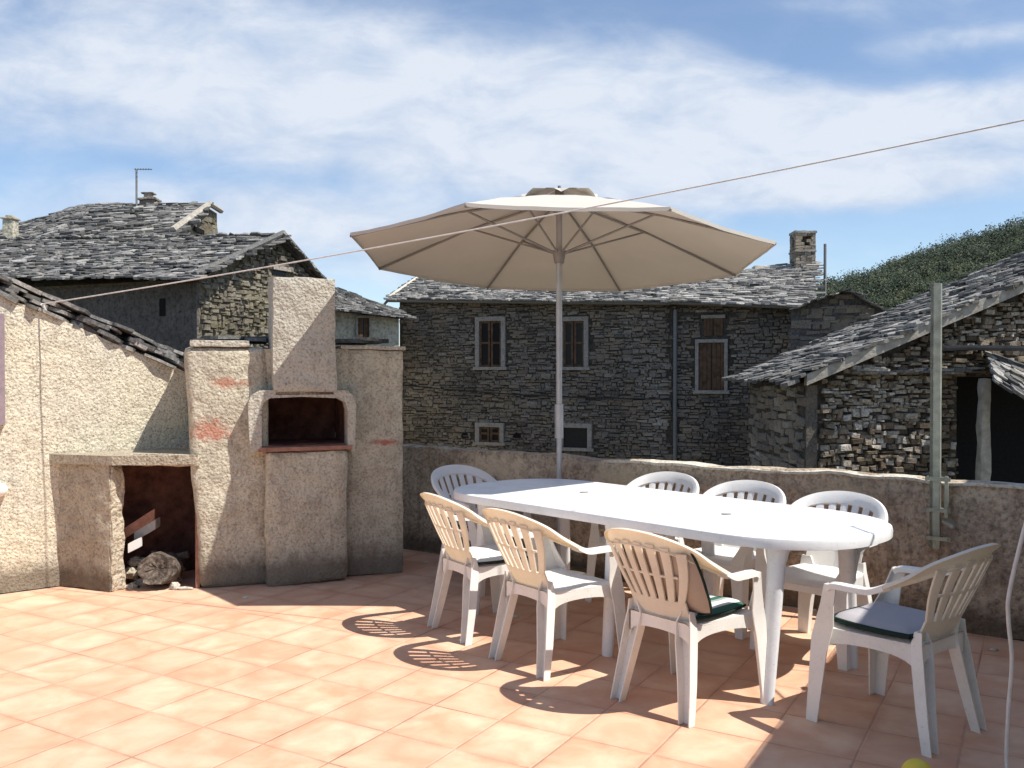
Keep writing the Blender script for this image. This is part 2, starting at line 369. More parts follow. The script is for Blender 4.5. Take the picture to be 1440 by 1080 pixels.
# ------------------------------------------------------------------ left wall with slate verge
def slab(m, c, u, w, n, a, b, t, tone=None, j=.15):
    """irregular flat stone centred c, axes u,w, normal n"""
    k = R.choice((5, 6, 7)); pts = []
    ph = R.uniform(0, 6.28)
    for i in range(k):
        an = ph+i*math.tau/k+R.uniform(-.25, .25); rr = 1/max(abs(math.cos(an)), abs(math.sin(an)))**.8*R.uniform(.85, 1.08)
        pts.append(c+u*math.cos(an)*a*rr+w*math.sin(an)*b*rr)
    m.prism([p-n*t*.5 for p in pts], n*t, tone)
lw = thing('garden_wall', 'tall sunlit cream roughcast wall at left with ragged sloping top', 'wall', lw0)
m = MB()
za = onpl(0, 412, lw0, lwn).z; zb = onpl(236, 512, lw0, lwn).z
tb = (onpl(236, 512, lw0, lwn)-lw0).dot(lwd); slope = (za-zb)/tb
sx = 4.5+1.6
def warp_l(p):
    top = za-(p.x-4.5)*slope if p.x > 3.4 else za+1.1*slope
    top = max(top, 1.1)
    return (p.x, p.y, p.z*top/1.0)
m.rbox(lw0-lwd*4.5, lwd, lwn, sx, .3, 1.0, .01, .05, .006, 12, warp=warp_l); m.build('wall', M['leftwall'], lw, 60)
rf = MB(); sd = (lwd-Z*slope).normalized(); sn = sd.cross(lwn).normalized()
if sn.z < 0: sn = -sn
for row in range(9):
    yy = .10+row*.2
    s = -1.15
    while s < tb+.12:
        a = R.uniform(.05, .15)
        for lay in range(4 if row < 2 else 1):
            c = lw0+lwd*s+Z*(za-s*slope)+lwn*(yy+R.uniform(-.03, .03))+sn*(.0+lay*.032+R.uniform(-.012, .02))
            tl = (sd+Z*R.uniform(-.13, .09)+lwn*R.uniform(-.08, .08)).normalized(); nn = tl.cross(lwn).normalized(); nn = nn if nn.z > 0 else -nn
            slab(rf, c+sd*R.uniform(-.06, .06), tl, lwn, nn, a*R.uniform(.8, 1.3), R.uniform(.10, .15), R.uniform(.014, .034))
        s += a*1.25
rf.build('slate_coping', M['slate'], lw)
m = MB()   # building volume behind
# small fixtures at the frame's left edge
sh = MB(); a = onpl(-26, 440, lw0-lwn*.0, lwn)-lwn*.05; b = onpl(5, 440, lw0, lwn)-lwn*.05; zl = onpl(5, 598, lw0, lwn).z
sh.rbox(V((a.x, a.y, zl)), lwd, lwn, (b-a).length, .045, a.z-zl, .006, .06, .001)
tag(sh.build('shutter', M['mauve'], smooth=40), 'mauve grey shutter edge fixed on the cream wall at far left', 'shutter')
wl = MB(); c = onpl(-2, 688, lw0, lwn)-lwn*.04; wl.blob(c, (.05, .05, .045), 16, .04, 1)
wl.tube([c+lwn*.05, c+lwn*.005], .035, 12)
tag(wl.build('wall_lamp', M['white'], smooth=60), 'small round white lamp on the cream wall at far left', 'lamp')
# ------------------------------------------------------------------ barbecue
def BU(px, off=0.0): p = onpl(px, 600, bo+bw*off, bw); return (p-bo).dot(bu)
def BZ(px, py, off=0.0): return onpl(px, py, bo+bw*off, bw).z
def B(u, w, z=0): return bo+bu*u+bw*w+Z*z
bb = thing('barbecue', 'tall masonry barbecue with open firebox and square chimney', 'barbecue', bo)
ul, ur, ue = BU(370), BU(488), BU(569); zt = BZ(300, 487); zsh = BZ(430, 634, -.12); zop = BZ(430, 557, -.05)
m = MB()
m.rbox(B(-.03, 0), bu, bw, ul+.04, .7, zt, .035, .035, .008, warp=lambda p: (p.x+.045-.105*(p.z/1.65)*(1-p.x/.6), p.y, p.z))
m.rbox(B(ur-.01, .02), bu, bw, ue-ur+.01, .68, BZ(530, 492), .025, .035, .007)
m.rbox(B(ul-.02, .015, zop+.01), bu, bw, ur-ul+.04, .6, zt-zop-.02, .01, .04, .004)
m.rbox(B(ul-.02, .55, zsh), bu, bw, ur-ul+.04, .12, zop-zsh+.03, .01, .05, .004)
m.build('wall', M['bbq'], bb, 50)
m = MB(); m.rbox(B(BU(373, -.1), -.1), bu, bw, BU(489, -.1)-BU(373, -.1), .65, zsh-.0, .03, .035, .009); m.build('pillar', M['bbq'], bb, 50)
m = MB(); m.rbox(B(BU(364, -.13), -.125, zsh), bu, bw, BU(496, -.13)-BU(364, -.13), .66, .032, .008, .035, .003); m.build('shelf', M['brick'], bb, 50)
# casing round the mouth
def ring(pts_out, pts_in, w0, w1):
    mm = MB(); n = len(pts_out); vs = []
    for (w_, P) in ((w0, pts_out), (w0, pts_in), (w1, pts_out), (w1, pts_in)):
        for (x, y) in P: vs.append(B(BU(x, w0), w_, BZ(x, y, w0)))
    fs = []
    for i in range(n-1):
        j = i+1
        fs += [(i, j, n+j, n+i), (2*n+i, 3*n+i, 3*n+j, 2*n+j), (i, 2*n+i, 2*n+j, j), (n+i, n+j, 3*n+j, 3*n+i)]
    for i in (0, n-1): fs.append((i, n+i, 3*n+i, 2*n+i))
    mm.add(vs, fs); return mm
rg = ring([(352, 638), (350, 600), (349, 566), (354, 556), (366, 549), (425, 547), (488, 549), (498, 557), (501, 570), (500, 600), (499, 636)],
          [(368, 630), (368, 600), (368, 576), (371, 566), (380, 560), (425, 558), (476, 560), (486, 566), (489, 577), (489, 600), (489, 630)], -.11, .03)
rg.build('mouth_casing', M['chimney'], bb, 40)
m = MB()
m.box(B(ul, .50, zsh+.03), bu, bw, ur-ul, .05, zop-zsh+.02); m.box(B(ul-.0, .02, zsh+.033), bu, bw, .012, .5, zop-zsh); m.box(B(ur-.012, .02, zsh+.033), bu, bw, .012, .5, zop-zsh)
m.box(B(ul, .02, zop-.004), bu, bw, ur-ul, .5, .01); m.box(B(ul, .03, zsh+.034), bu, bw, ur-ul, .46, .006)
m.build('firebox', M['soot_shade'], bb)
m = MB(); c0, c1 = BU(384, -.14), BU(474, -.14); zc0, zc1 = BZ(430, 551, -.14), BZ(430, 391, -.14)
m.rbox(B(c0, -.14, zc0), bu, bw, c1-c0, .42, zc1-zc0, .018, .035, .006, warp=lambda p: (p.x*(1-.03*(p.z/.8-.5)) , p.y, p.z)); m.build('chimney', M['chimney'], bb, 50)
m = MB(); m.box(B(c0+.02, -.11, zc0-.02), bu, bw, c1-c0-.04, .36, .018); m.build('soot_lintel', M['soot_shade'], bb)
m = MB(); m.rbox(B(BU(267), -.012, zt), bu, bw, BU(352)-BU(267), .22, .045, .01, .03, .004); m.build('coping', M['chimney'], bb, 50)
m = MB(); m.rbox(B(BU(480), .005, BZ(530, 492)), bu, bw, ue-BU(480)+.01, .4, .03, .008, .03, .004); m.build('coping', M['chimney'], bb, 50)
m = MB()
for k in range(26):
    u = R.uniform(.12, ue-.1); m_w = R.uniform(.28, .6)
    slab(m, B(u, m_w, zt+.045+R.uniform(0, .03)), bu, bw, (Z+bu*R.uniform(-.1, .1)).normalized(), R.uniform(.09, .2), R.uniform(.08, .15), .025)
m.build('slate_capping', M['slate'], bb)
# ------------------------------------------------------------------ wood store
C0 = onz(155, 833); ca = V((-.93, .36, 0)).normalized(); cb = V((.36, .93, 0)).normalized()
st = thing('log_store', 'low concrete log store with flat slab top beside the barbecue', 'log store', C0)
ztop = onY(165, 641, 6.0).z
m = MB(); m.rbox(C0+V((0,0,0)), -cb*-1, ca, .115, .56, ztop-.06, .012, .03, .009, 11); 
m.build('side_panel', M['concrete'], st, 50)
m = MB(); m.rbox(C0-ca*.012+cb*.005, cb, ca, .11, .02, ztop-.075, .006, .025, .012, 16); m.build('lit_panel_end', M['edge'], st, 50)  # paler skin, sunlight on the panel's end put into the colour
m = MB()
fl = B(.012, 0.03); pts = [C0-ca*.03-cb*.01, B(0, -.03), B(0, .5), lw0+lwd*1.05, lw0+lwd*.30]
pts = [V((p.x, p.y, ztop-.062)) for p in pts]
m.prism(pts, Z*.062); m.build('slab_top', M['concrete'], st)
m = MB(); e0 = C0-ca*.034+cb*.08; e1 = B(.0, -.034)
ed = (e1-e0); el = ed.length; ed.normalize(); m.rbox(V((e0.x, e0.y, ztop-.078)), ed, V((-ed.y, ed.x, 0)), el, .06, .08, .01, .025, .008, 14); m.build('slab_lip', M['edge'], st, 50)
m = MB(); m.rbox(B(.012, .03), bu*-1, bw, .03, .5, ztop-.09, .005, .04, .003); m.build('inner_wall', M['brick'], st, 50)
m = MB(); q0 = lw0+lwd*.5-lwn*.02; m.box(V((q0.x, q0.y, .0)), lwd, -lwn, 1.0, .012, ztop-.07); m.build('shade_sheet', M['soot_shade'], st)  # dark sheet added to paint the shade at the back of the store
# contents
for k, (px, py, yy_, q_) in enumerate(((186, 826, 6.12, .03), (198, 822, 6.2, .04), (243, 818, 6.3, .045), (184, 806, 6.25, .05), (246, 800, 6.42, .05), (232, 784, 6.42, .04), (192, 790, 6.3, .045))):
    mm_ = MB(); p = onY(px, py, yy_); mm_.blob(p, (q_*1.3, q_, q_*.8), 12, .7, 2.5)
    tag(mm_.build('rubble_lump', M['edge'], smooth=30), 'pale lump of broken rubble heaped around the log in the log store', 'rubble', 'rubble heaped in the log store')
def along(px, py, Yd): return onY(px, py, Yd)
c = onz(218, 829)+V((0, .08, .13)); ax = V((.25, -.93, .18)).normalized(); e1_ = ax.cross(Z).normalized(); e2_ = e1_.cross(ax).normalized()
lg = thing('wood_log', 'gnarled grey log stump lying in the log store opening', 'log', V((c.x, c.y, 0)))
m = MB(); secs = []; N_ = 36
def lr(k, t): a = math.tau*k/N_; return (.122+.025*noise.noise(V((math.cos(a)*1.2, math.sin(a)*1.6, 2+t)))+.012*noise.noise(V((math.cos(a)*3, math.sin(a)*3, t*4)))+.008*noise.noise(V((math.cos(a)*16, math.sin(a)*16, t*3))))*(1+.12*math.cos(a)**2)
for j in range(12):
    t_ = j/11; sc__ = 1-.25*abs(t_-.5)**2; cc = c+ax*(-.22+.34*t_)
    secs.append([cc+e1_*math.cos(math.tau*k/N_)*lr(k, t_)*sc__+e2_*math.sin(math.tau*k/N_)*lr(k, t_)*sc__*.85+V((0, .012*noise.noise(V((k*.5, j, 0))), 0)) for k in range(N_)])
m.loft(secs, cap=False); m.build('bark', M['bark'], lg, 60)
m = MB(); ring_ = secs[-1]; vs = [c+ax*.105]; fs = []
for q in range(1, 7):
    for k in range(N_): vs.append(vs[0].lerp(ring_[k], q/6)+ax*(.012*noise.noise(V((k*.9, q, 5)))))
for k in range(N_): fs.append((0, 1+k, 1+(k+1) % N_))
for q in range(5):
    for k in range(N_): fs.append((1+q*N_+k, 1+(q+1)*N_+k, 1+(q+1)*N_+(k+1) % N_, 1+q*N_+(k+1) % N_))
m.add(vs, fs); m.build('cut_face', M['cutwood'], lg, 60)
m = MB(); p = onY(200, 758, 6.22); m.rbox(p+V((-.06, 0, -.02)), V((.85, .1, .5)).normalized(), V((-.1, 1, 0)).normalized(), .17, .12, .07, .006, .03, .002)
tag(m.build('concrete_block', M['greyboard'], smooth=40), 'light grey block leaning on the log pile', 'block')
m = MB(); p = onY(190, 772, 6.1); m.rbox(p+V((-.05, 0, -.03)), V((.88, .1, .42)).normalized(), V((-.1, 1, 0)).normalized(), .08, .08, .065, .004, .03, .002)
tag(m.build('white_block', M['white'], smooth=40), 'small bright white block on top of the log', 'block')
m = MB(); p = onY(180, 750, 6.2); m.rbox(p+V((-.03, 0, -.04)), V((.84, .15, .55)).normalized(), V((-.15, 1, 0)).normalized(), .24, .02, .075, .004, .03, .003)
tag(m.build('wooden_board', M['brick'], smooth=40), 'reddish broken board leaning inside the log store', 'board')
m = MB()
for k in range(9):
    p = onY(R.uniform(182, 236), R.uniform(785, 818), 6.35); m.tube([p, p+V((R.uniform(-.1,.25), .02, R.uniform(.02,.12)))], R.uniform(.012, .03), 7)
tag(m.build('kindling', M['bark'], smooth=40), 'dark sticks heaped behind the log stump', 'firewood')
m = MB(); p = onz(246, 829); m.blob(p+Z*.02, (.03, .03, .03), 8, .7, 3); m.blob(p+V((.07, -.01, .01)), (.06, .02, .012), 8, .5, 3)
tag(m.build('rubble_chip', M['coping'], smooth=20), 'small pale stone chip on tiles before the log store', 'stone')
m = MB(); p = onz(185, 630, ztop); m.rbox(V((p.x-.03, p.y, ztop+.0005)), X, Y, .075, .06, .035, .004, .03, .003)
tag(m.build('small_block', M['coping'], smooth=40), 'small pale block on the log store slab', 'block')
m = MB(); p = onz(192, 630, ztop); m.rbox(V((p.x+.02, p.y+.02, ztop+.0005)), bu, bw, .27, .1, .03, .004, .03, .003)
tag(m.build('roof_tile', M['brick'], smooth=40), 'flat reddish tile on the slab against the barbecue', 'tile')
for k in range(5):
    m = MB(); p = onz(99+7.5*k, R.uniform(628, 633), ztop); m.blob(p+Z*.008, (R.uniform(.015, .03), .02, .012), 8, .6, 3)
    tag(m.build('slate_scrap', M['slate'], smooth=20), 'small dark slate scrap on the log store slab near the cream wall', 'stone', 'slate scraps on the slab')
# ------------------------------------------------------------------ plastic chair
def catmull(P, n):
    out = []
    for i in range(len(P)-1):
        a = P[max(i-1, 0)]; b = P[i]; c = P[i+1]; d = P[min(i+2, len(P)-1)]
        for k in range(n):
            t = k/n; out.append(.5*((2*b)+(c-a)*t+(2*a-5*b+4*c-d)*t*t+(3*b-a-3*c+d)*t**3))
    out.append(P[-1]); return out
def surf(x, z, off=0): return V((x, -.19-(z-.40)*.46+1.0*x*x-off, z-off*.3))
def strip(m, fx0, fx1, z0, z1, n=8, th=.0075):
    secs = []
    for k in range(n+1):
        t = k/n; z = z0+(z1-z0)*t; a = fx0(t); b = fx1(t)
        mid = (a+b)/2
        secs.append([surf(a, z, -th/2), surf(mid, z, -th*.75), surf(b, z, -th/2), surf(b, z, th/2), surf(mid, z, th*.75), surf(a, z, th/2)])
    m.loft(secs)
def rim(stations, ns=6, flip=False, lip=1.6):
    pts = catmull([V(s[0]) for s in stations], ns); ws = catmull([V(s[1]) for s in stations], ns); wd = catmull([V((s[2], 0, 0)) for s in stations], ns)
    secs = []
    for i, p in enumerate(pts):
        t = (pts[min(i+1, len(pts)-1)]-pts[max(i-1, 0)]).normalized(); w = ws[i]; w = (w-t*w.dot(t)).normalized(); n = t.cross(w).normalized()*(-1 if flip else 1); h = wd[i].x/2; e = .006
        secs.append([p+w*(h-.005)-n*e*lip, p+w*h-n*e*lip, p+w*h*.9+n*e*.4, p+n*e*1.3, p-w*h*.9+n*e*.4, p-w*h-n*e*lip, p-w*(h-.005)-n*e*lip, p-w*h*.8-n*e*.4, p-n*e*.1, p+w*h*.8-n*e*.4])
    mm = MB(); mm.loft(secs); return mm
def chair(label, back, mat, group='plastic armchairs around the table'):
    t = thing('plastic_armchair', label, 'chair', (0,0,0), group, local=True)
    m = MB()
    nx_, ny_ = 14, 14; top = []; bot = []
    for j in range(ny_+1):
        v = j/ny_; y = -.205+v*.44; hw = .172+.066*v
        for i in range(nx_+1):
            u = i/nx_*2-1; x = u*hw
            yy = y-(.02*u*u if v > .5 else 0)*(v-.5)*2
            z = .408-.014*(1-u*u)*math.sin(math.pi*min(1, v*1.05))-.02*max(0, (v-.88)/.12)**2+.0*u
            z -= .010*max(0, (abs(u)-.86)/.14)**2
            top.append(V((x, yy, z))); bot.append(V((x, yy, z-.007)))
    n1 = nx_+1; fs = []
    for j in range(ny_):
        for i in range(nx_): fs.append((j*n1+i, j*n1+i+1, (j+1)*n1+i+1, (j+1)*n1+i))
    N_ = len(top); fb = [tuple(N_+k for k in f[::-1]) for f in fs]
    m.add(top+bot, fs+fb)
    def apron(p, q, ins, a0, a1, d0=.05, g=.07):   # arched skirt from p to q
        secs = []; K = 14
        for k in range(K+1):
            s = k/K; c = p.lerp(q, s); e = min(s*a0, (1-s)*a1)
            dep = d0+g*math.exp(-e/.045)
            secs.append([c, c+ins*.006, c+ins*.006-Z*dep, c-Z*dep])
        m.loft(secs)
    fl_, fr_ = V((-.238, .213, .402)), V((.238, .213, .402)); rl_, rr_ = V((-.170, -.2, .40)), V((.170, -.2, .40))
    apron(rr_, fr_, V((-1,0,0)), .4, .4); apron(rl_, fl_, V((1,0,0)), .4, .4)
    apron(fl_+V((0,.014,-.012)), fr_+V((0,.014,-.012)), V((0,-1,0)), .47, .47, .045, .05); apron(rl_, rr_, V((0,1,0)), .38, .38, .05, .04)
    m.build('seat', mat, t, 40)
    # backrest: crest + fanned slats
    m = MB()
    crest = [((.270,-.11,.632),(1,.0,.10),.054),((.256,-.20,.676),(.9,-.1,.45),.056),((.224,-.265,.717),(.6,-.2,.8),.062),((.163,-.316,.747),(.25,-.38,.92),.070),((.085,-.342,.763),(.08,-.4,.92),.076),((0,-.352,.768),(0,-.4,.92),.078)]
    full = crest+[((-a[0], a[1], a[2]), (-w[0], w[1], w[2]), d) for a, w, d in crest[-2::-1]]
    # keep the width vector pointing outward/up on both sides
    mm = rim(full, 5, lip=2.4); m.v += mm.v; m.f += mm.f; m.t += mm.t
    strip(m, lambda s: -.150-.004*s, lambda s: 0, .385, .492, 4); strip(m, lambda s: 0, lambda s: .150+.004*s, .385, .492, 4)
    ns = 7
    for i in range(ns):
        xi = -1+2*i/(ns-1); xb = xi*.134; xt = xi*.196; zt_ = .745 if abs(xi) < .5 else (.735 if abs(xi) < .8 else .715)
        hb0 = .0150; ht = .0205
        strip(m, lambda s: xb+(xt-xb)*s+.012*xi*math.sin(s*3)-hb0-(ht-hb0)*s, lambda s: xb+(xt-xb)*s+.012*xi*math.sin(s*3)+hb0+(ht-hb0)*s, .487, zt_, 9)
    strip(m, lambda s: -.155, lambda s: 0, .600, .610, 2, .006); strip(m, lambda s: 0, lambda s: .155, .600, .610, 2, .006)
    m.build('backrest', back, t, 45)
    for sg in (1, -1):
        mm = rim([((sg*.252, .150, .580), (sg,0,0), .050), ((sg*.258, .115, .598), (sg,0,0), .054), ((sg*.266, .03, .602), (sg,0,0), .054), ((sg*.272, -.05, .607), (sg,0,.02), .054), ((sg*.270, -.11, .632), (sg,0,.10), .054)], 5, flip=sg < 0, lip=3.2)
        mm.build('armrest', mat, t, 45)
        # front leg: angle section, outer corner forward
        m = MB(); secs = []
        for (z, x, y, a, b) in ((.592,.274,.158,.055,.03),(.50,.262,.185,.062,.045),(.42,.252,.214,.085,.075),(.36,.251,.232,.088,.08),(.30,.252,.236,.076,.068),(.15,.257,.243,.064,.056),(.0,.262,.25,.052,.046)):
            e = .006; secs.append([V((sg*x, y, z)), V((sg*x, y-a, z)), V((sg*(x-e), y-a, z)), V((sg*(x-e), y-e, z)), V((sg*(x-b), y-e, z)), V((sg*(x-b), y, z))])
        m.loft(secs); m.build('leg', mat, t, 45)
        m = MB(); secs = []
        for (z, x, y, a, b) in ((.45,.172,-.205,.05,.03),(.40,.177,-.208,.080,.045),(.32,.188,-.222,.082,.050),(.15,.207,-.247,.068,.046),(.0,.222,-.272,.058,.038)):
            e = .006
            # channel: web in front, flanges to the rear
            secs.append([V((sg*x, y, z)), V((sg*x, y+b, z)), V((sg*(x-a), y+b, z)), V((sg*(x-a), y, z)), V((sg*(x-a+e), y, z)), V((sg*(x-a+e), y+b-e, z)), V((sg*(x-e), y+b-e, z)), V((sg*(x-e), y, z))])
        m.loft(secs); m.build('leg', mat, t, 45)
    return t
def kids(o): return [c for c in bpy.data.objects if c.parent == o]
def place(o, x, y, f):
    o.location = (x, y, .001); o.rotation_euler = (0, 0, math.atan2(f[1], f[0])-math.pi/2); return o
def copy_tree(o):
    c = o.copy(); COL.objects.link(c)
    for k in kids(o):
        d = k.copy(); COL.objects.link(d); d.parent = c
    return c
cream = chair('cream plastic armchair seen from behind on the near side, leftmost, holding a pale cushion', M['chair'], M['chairseat'])
place(cream, -.14, 5.15, (.84, .54))
def dup(src, label, x, y, f):
    c = copy_tree(src); c['label'] = label; return place(c, x, y, f)
dup(cream, 'cream plastic armchair with empty seat on the near side, between two cushioned chairs', .23, 4.60, (.79, .61))
ch3 = dup(cream, 'cream plastic armchair holding the green striped cushion in the foreground', .79, 4.04, (.76, .65))
ch4 = dup(cream, 'cream plastic armchair standing in shade at the right end of the table', 1.60, 3.755, (-.606, .795))
wh = chair('white plastic armchair beyond the table, nearest its rounded right end', M['chairw'], M['chairw'])
place(wh, 1.62, 4.77, (-.68, -.73))
dup(wh, 'white plastic armchair beyond the table, middle of the three backs by the parapet', 1.24, 5.29, (-.68, -.73))
dup(wh, 'white plastic armchair beyond the table, nearest the umbrella pole on its right', .83, 5.77, (-.68, -.73))
ch8 = dup(wh, 'white plastic armchair shaded by the umbrella at the table left end', -.19, 6.23, (.68, -.73))
# cushions
def cushion_mesh(hw, d0, d1, th, z0, bulge=.012):
    m = MB(); n = 12; top = []; bot = []
    for j in range(n+1):
        for i in range(n+1):
            u = i/n*2-1; v = j/n*2-1; rr = max(abs(u), abs(v)); s = (1-.10*(u*u*v*v))
            x = u*hw*s; y = (d0+d1)/2+v*(d1-d0)/2*s; e = (1-rr**4)
            zz = .010*noise.noise(V((x*9, y*9, z0*3)))
            top.append((x, y, z0+th*.5+(th*.5+bulge)*e**.5*.9+zz*e)); bot.append((x, y, z0+th*.5-th*.5*e**.5))
    n1 = n+1; fs = [(j*n1+i, j*n1+i+1, (j+1)*n1+i+1, (j+1)*n1+i) for j in range(n) for i in range(n)]
    m.add(top+bot, fs+[tuple(len(top)+k for k in f[::-1]) for f in fs])
    edge = [j for j in range(n)]+[n+n1*j for j in range(n)]+[n*n1+n-j for j in range(n)]+[(n-j)*n1 for j in range(n)]
    edge = [V(top[k]) for k in edge]; edge.append(edge[0]); return m, edge
def cushion(label, ch, mat, th, dark=False, hw=.195, piping=.006):
    t = thing('seat_cushion', label, 'cushion', (0,0,0), local=True); t.location = ch.location+Z*.004; t.rotation_euler = ch.rotation_euler
    m, e = cushion_mesh(hw, -.18, .20, th, .402); m.build('seat_pad', mat, t, 60)
    p = MB(); p.tube(e, piping, 6); p.build('piping', M['piping'], t, 60); return t
c3 = cushion('green and white striped cushion with padded back in the foreground chair', ch3, M['cush_green'], .035)
# its back pad leans on the backrest
m, e = cushion_mesh(.205, -.02, .31, .045, 0)
def lean(p):
    p = V(p); x, y, z = p; s = surf(x*.9, .43+y, -.016-z-.12*max(0, .12-y)); s.x = x+.035; return s
m.v = [tuple(lean(p)) for p in m.v]; m.build('back_pad', M['cush_back'], c3, 60)
p = MB(); p.tube([lean(q) for q in e], .006, 6); p.build('piping', M['piping'], c3, 60)
cushion('pale seat cushion with dark edge on the leftmost near chair', cream, M['cush_white'], .035)
cushion('thick grey seat cushion with dark green edge on the shaded right chair', ch4, M['cush_grey'], .045, hw=.2, piping=.011)
cushion('grey seat cushion with dark edge on the chair at the table left end', ch8, M['cush_grey'], .035)
# ------------------------------------------------------------------ table
tu = V((.68, -.73, 0)).normalized(); tv = V((.73, .68, 0)).normalized(); tc_ = V((.709, 5.16, 0))
tb_ = thing('dining_table', 'long white plastic oval extension table set with eight chairs', 'table', tc_)
tt = MB(); zt = .73
def outline(inset=0.0):
    pts = []; a = .60-inset; b = .525-inset; n = 2.35; ms = .82
    for k in range(0, 33):
        an = -math.pi/2+math.pi*k/32; c, s = math.cos(an), math.sin(an)
        pts.append((ms+a*abs(c)**(2/n), b*math.copysign(abs(s)**(2/n), s)))
    for k in range(0, 33):
        an = math.pi/2+math.pi*k/32; c, s = math.cos(an), math.sin(an)
        pts.append((-ms-a*.76*abs(c)**(2/n), b*math.copysign(abs(s)**(2/n), s)))
    return pts
def tp(p, z): return tc_+tu*p[0]+tv*p[1]+Z*z
secs = []
for ins, z in ((.006, zt-.052), (0, zt-.05), (-.002, zt-.02), (.002, zt-.006), (.010, zt-.001), (.03, zt), (.034, zt-.0025), (.045, zt-.0025)):
    secs.append([tp(q, z) for q in outline(ins)])
tt.loft(secs, cap=True)
ot = tt.build('tabletop', M['table'], tb_, 25)
for q in ((-.455, .06), (.626, -.03)):
    m = MB(); c = tp(q, zt-.002); m.tube([c, c+Z*.005], .026, 20); k_ = m.build('hole_cap', M['greyboard'], tb_, 40)
for x in (-.49, .03, .55):
    m = MB(); m.box(tp((x, -.50), zt-.0022), tu, tv, .003, 1.0, .0006); m.build('seam', M['greyboard'], tb_)
for (x, v0, v1) in ((-.85, -.40, -.47), (-.95, .40, .44), (.2, -.42, -.50), (.2, .40, .43), (1.13, -.38, -.50), (1.15, .22, .25)):
    sg = 1 if v0 < 0 else -1; m = MB(); secs = []
    for s in (0, .12, .5, 1):
        z = (zt-.045)*(1-s); v = v0+(v1-v0)*s; w = .085-.025*s+(.03 if s == 0 else 0); r_ = w/2
        o = tp((x+.02*s*(1 if x > 0 else -1), v), z)
        secs.append([o+tu*(r_*math.cos(a))*1.1+tv*(r_*.75*math.sin(a)) for a in [i*math.tau/12 for i in range(12)]])
    m.loft(secs); m.build('leg', M['table'], tb_, 50)
# ------------------------------------------------------------------ umbrella
up = V((.335, 6.42, 0))
um = thing('parasol', 'large round cream parasol on a grey pole behind the table', 'parasol', up)
Yp = up.y
m = MB(); m.tube([up+Z*.05, up+Z*1.18], .019, 14); m.tube([up+Z*1.0, up+Z*2.62], .022, 14); m.tube([up+Z*1.0, up+Z*1.24], .032, 14); m.build('pole', M['alu'], um, 50)
m = MB(); m.rbox(up+V((-.22, -.10, 0)), X, Y, .44, .26, .06, .02, .05, .002); m.build('base', M['concrete'], um, 50)
# rim corners surveyed from the tips; tilt fitted
Rr = 1.49; rim_z = lambda x, y: 2.30-.072*(y-Yp)-.022*(x-up.x)
cor = []
for k in range(8):
    a = math.radians(22.5+45*k-1); p = up+V((Rr*math.cos(a), Rr*math.sin(a), 0)); p.z = rim_z(p.x, p.y); cor.append(p)
apex = up+V((.0, -.02, 2.725))
hubt = V((apex.x, apex.y, 2.60))
m = MB(); n = 8; vs = [apex]; fs = []
inner = .12; K = 14; J = 12
for k in range(8):
    a, b = cor[k], cor[(k+1) % 8]; g = []
    for j in range(K+1):
        s = inner+(1-inner)*j/K; row = []
        for i in range(J+1):
            u = i/J; p = a.lerp(b, u); q = apex.lerp(p, s); q.z -= .010*math.sin(math.pi*u)*s*s-.006*noise.noise(q*3.2)-.003*noise.noise(q*11); q.z += .01*math.sin(math.pi*s)
            hr = (a.lerp(b, u)-V((apex.x, apex.y, a.lerp(b, u).z)));
            q -= hr.normalized()*.02*math.sin(math.pi*u)*s
            row.append(q)
        g.append(row)
    flat = [q for r_ in g for q in r_]; w = J+1
    m.add(flat, [(j*w+i, j*w+i+1, (j+1)*w+i+1, (j+1)*w+i) for j in range(K) for i in range(J)], .5)
    # hem
    h = [(g[K][i], g[K][i]-Z*.022) for i in range(J+1)]
    m.add([q for x_ in h for q in x_], [(2*i, 2*i+1, 2*i+3, 2*i+2) for i in range(J)], .5)
cn = m.build('canopy', M['canopy'], um, 30)
m = MB()
for k in range(8):
    a0 = math.tau*k/8; 
    pts = []
    for j in range(5):
        for i in range(5):
            a = a0+math.tau/8*i/4; s = j/4; rr = .02+.25*s; z = 2.765-.055*s+.016*math.sin(i/4*math.pi*2+k*2)*s+.010*math.sin(a*5)*s
            pts.append(V((apex.x+rr*math.cos(a), apex.y+rr*math.sin(a), z)))
    m.add(pts, [(j*5+i, j*5+i+1, (j+1)*5+i+1, (j+1)*5+i) for j in range(4) for i in range(4)], .5)
m.build('vent_cap', M['canopy'], um, 50)
hub = V((up.x, up.y, 2.30)); m = MB(); m.tube([hub-Z*.06, hub+Z*.03], [.034, .05], 14); m.build('hub', M['rib'], um, 50)
m = MB(); m.tube([hubt, hubt+Z*.155], [.045, .03], 14); m.tube([hubt+Z*.15, hubt+Z*.185], .012, 8); m.build('finial', M['rib'], um, 50)
for k in range(8):
    m = MB(); top = hubt+V((0,0,.09)); e = cor[k]-Z*.02; mid = apex.lerp(cor[k], .5)+Z*.005
    m.tube([top, mid-Z*.02+Z*.02, e], .009, 6); rb = m.build('rib', M['rib'], um, 50)
    m = MB(); m.tube([hub, apex.lerp(cor[k], .46)-Z*.0], .008, 6); m.build('strut', M['rib'], um, 50)
# ------------------------------------------------------------------ house on the right (outside the frame, throws the shade)
hs = thing('house', 'plastered house wall closing the terrace on the right', 'house', (2.9, 2.9, 0))
hd = V((.511, .86, 0)); hn = V((.86, -.511, 0)); hb = V((2.90, 2.93, 0))
t_end = 2.35
m = MB(); m.rbox(hb-hd*5.6-Z*.2, hd, hn, 5.6+t_end, 3.0, 3.2, .02, .3, .003); m.build('wall', M['leftwall'], hs, 40)
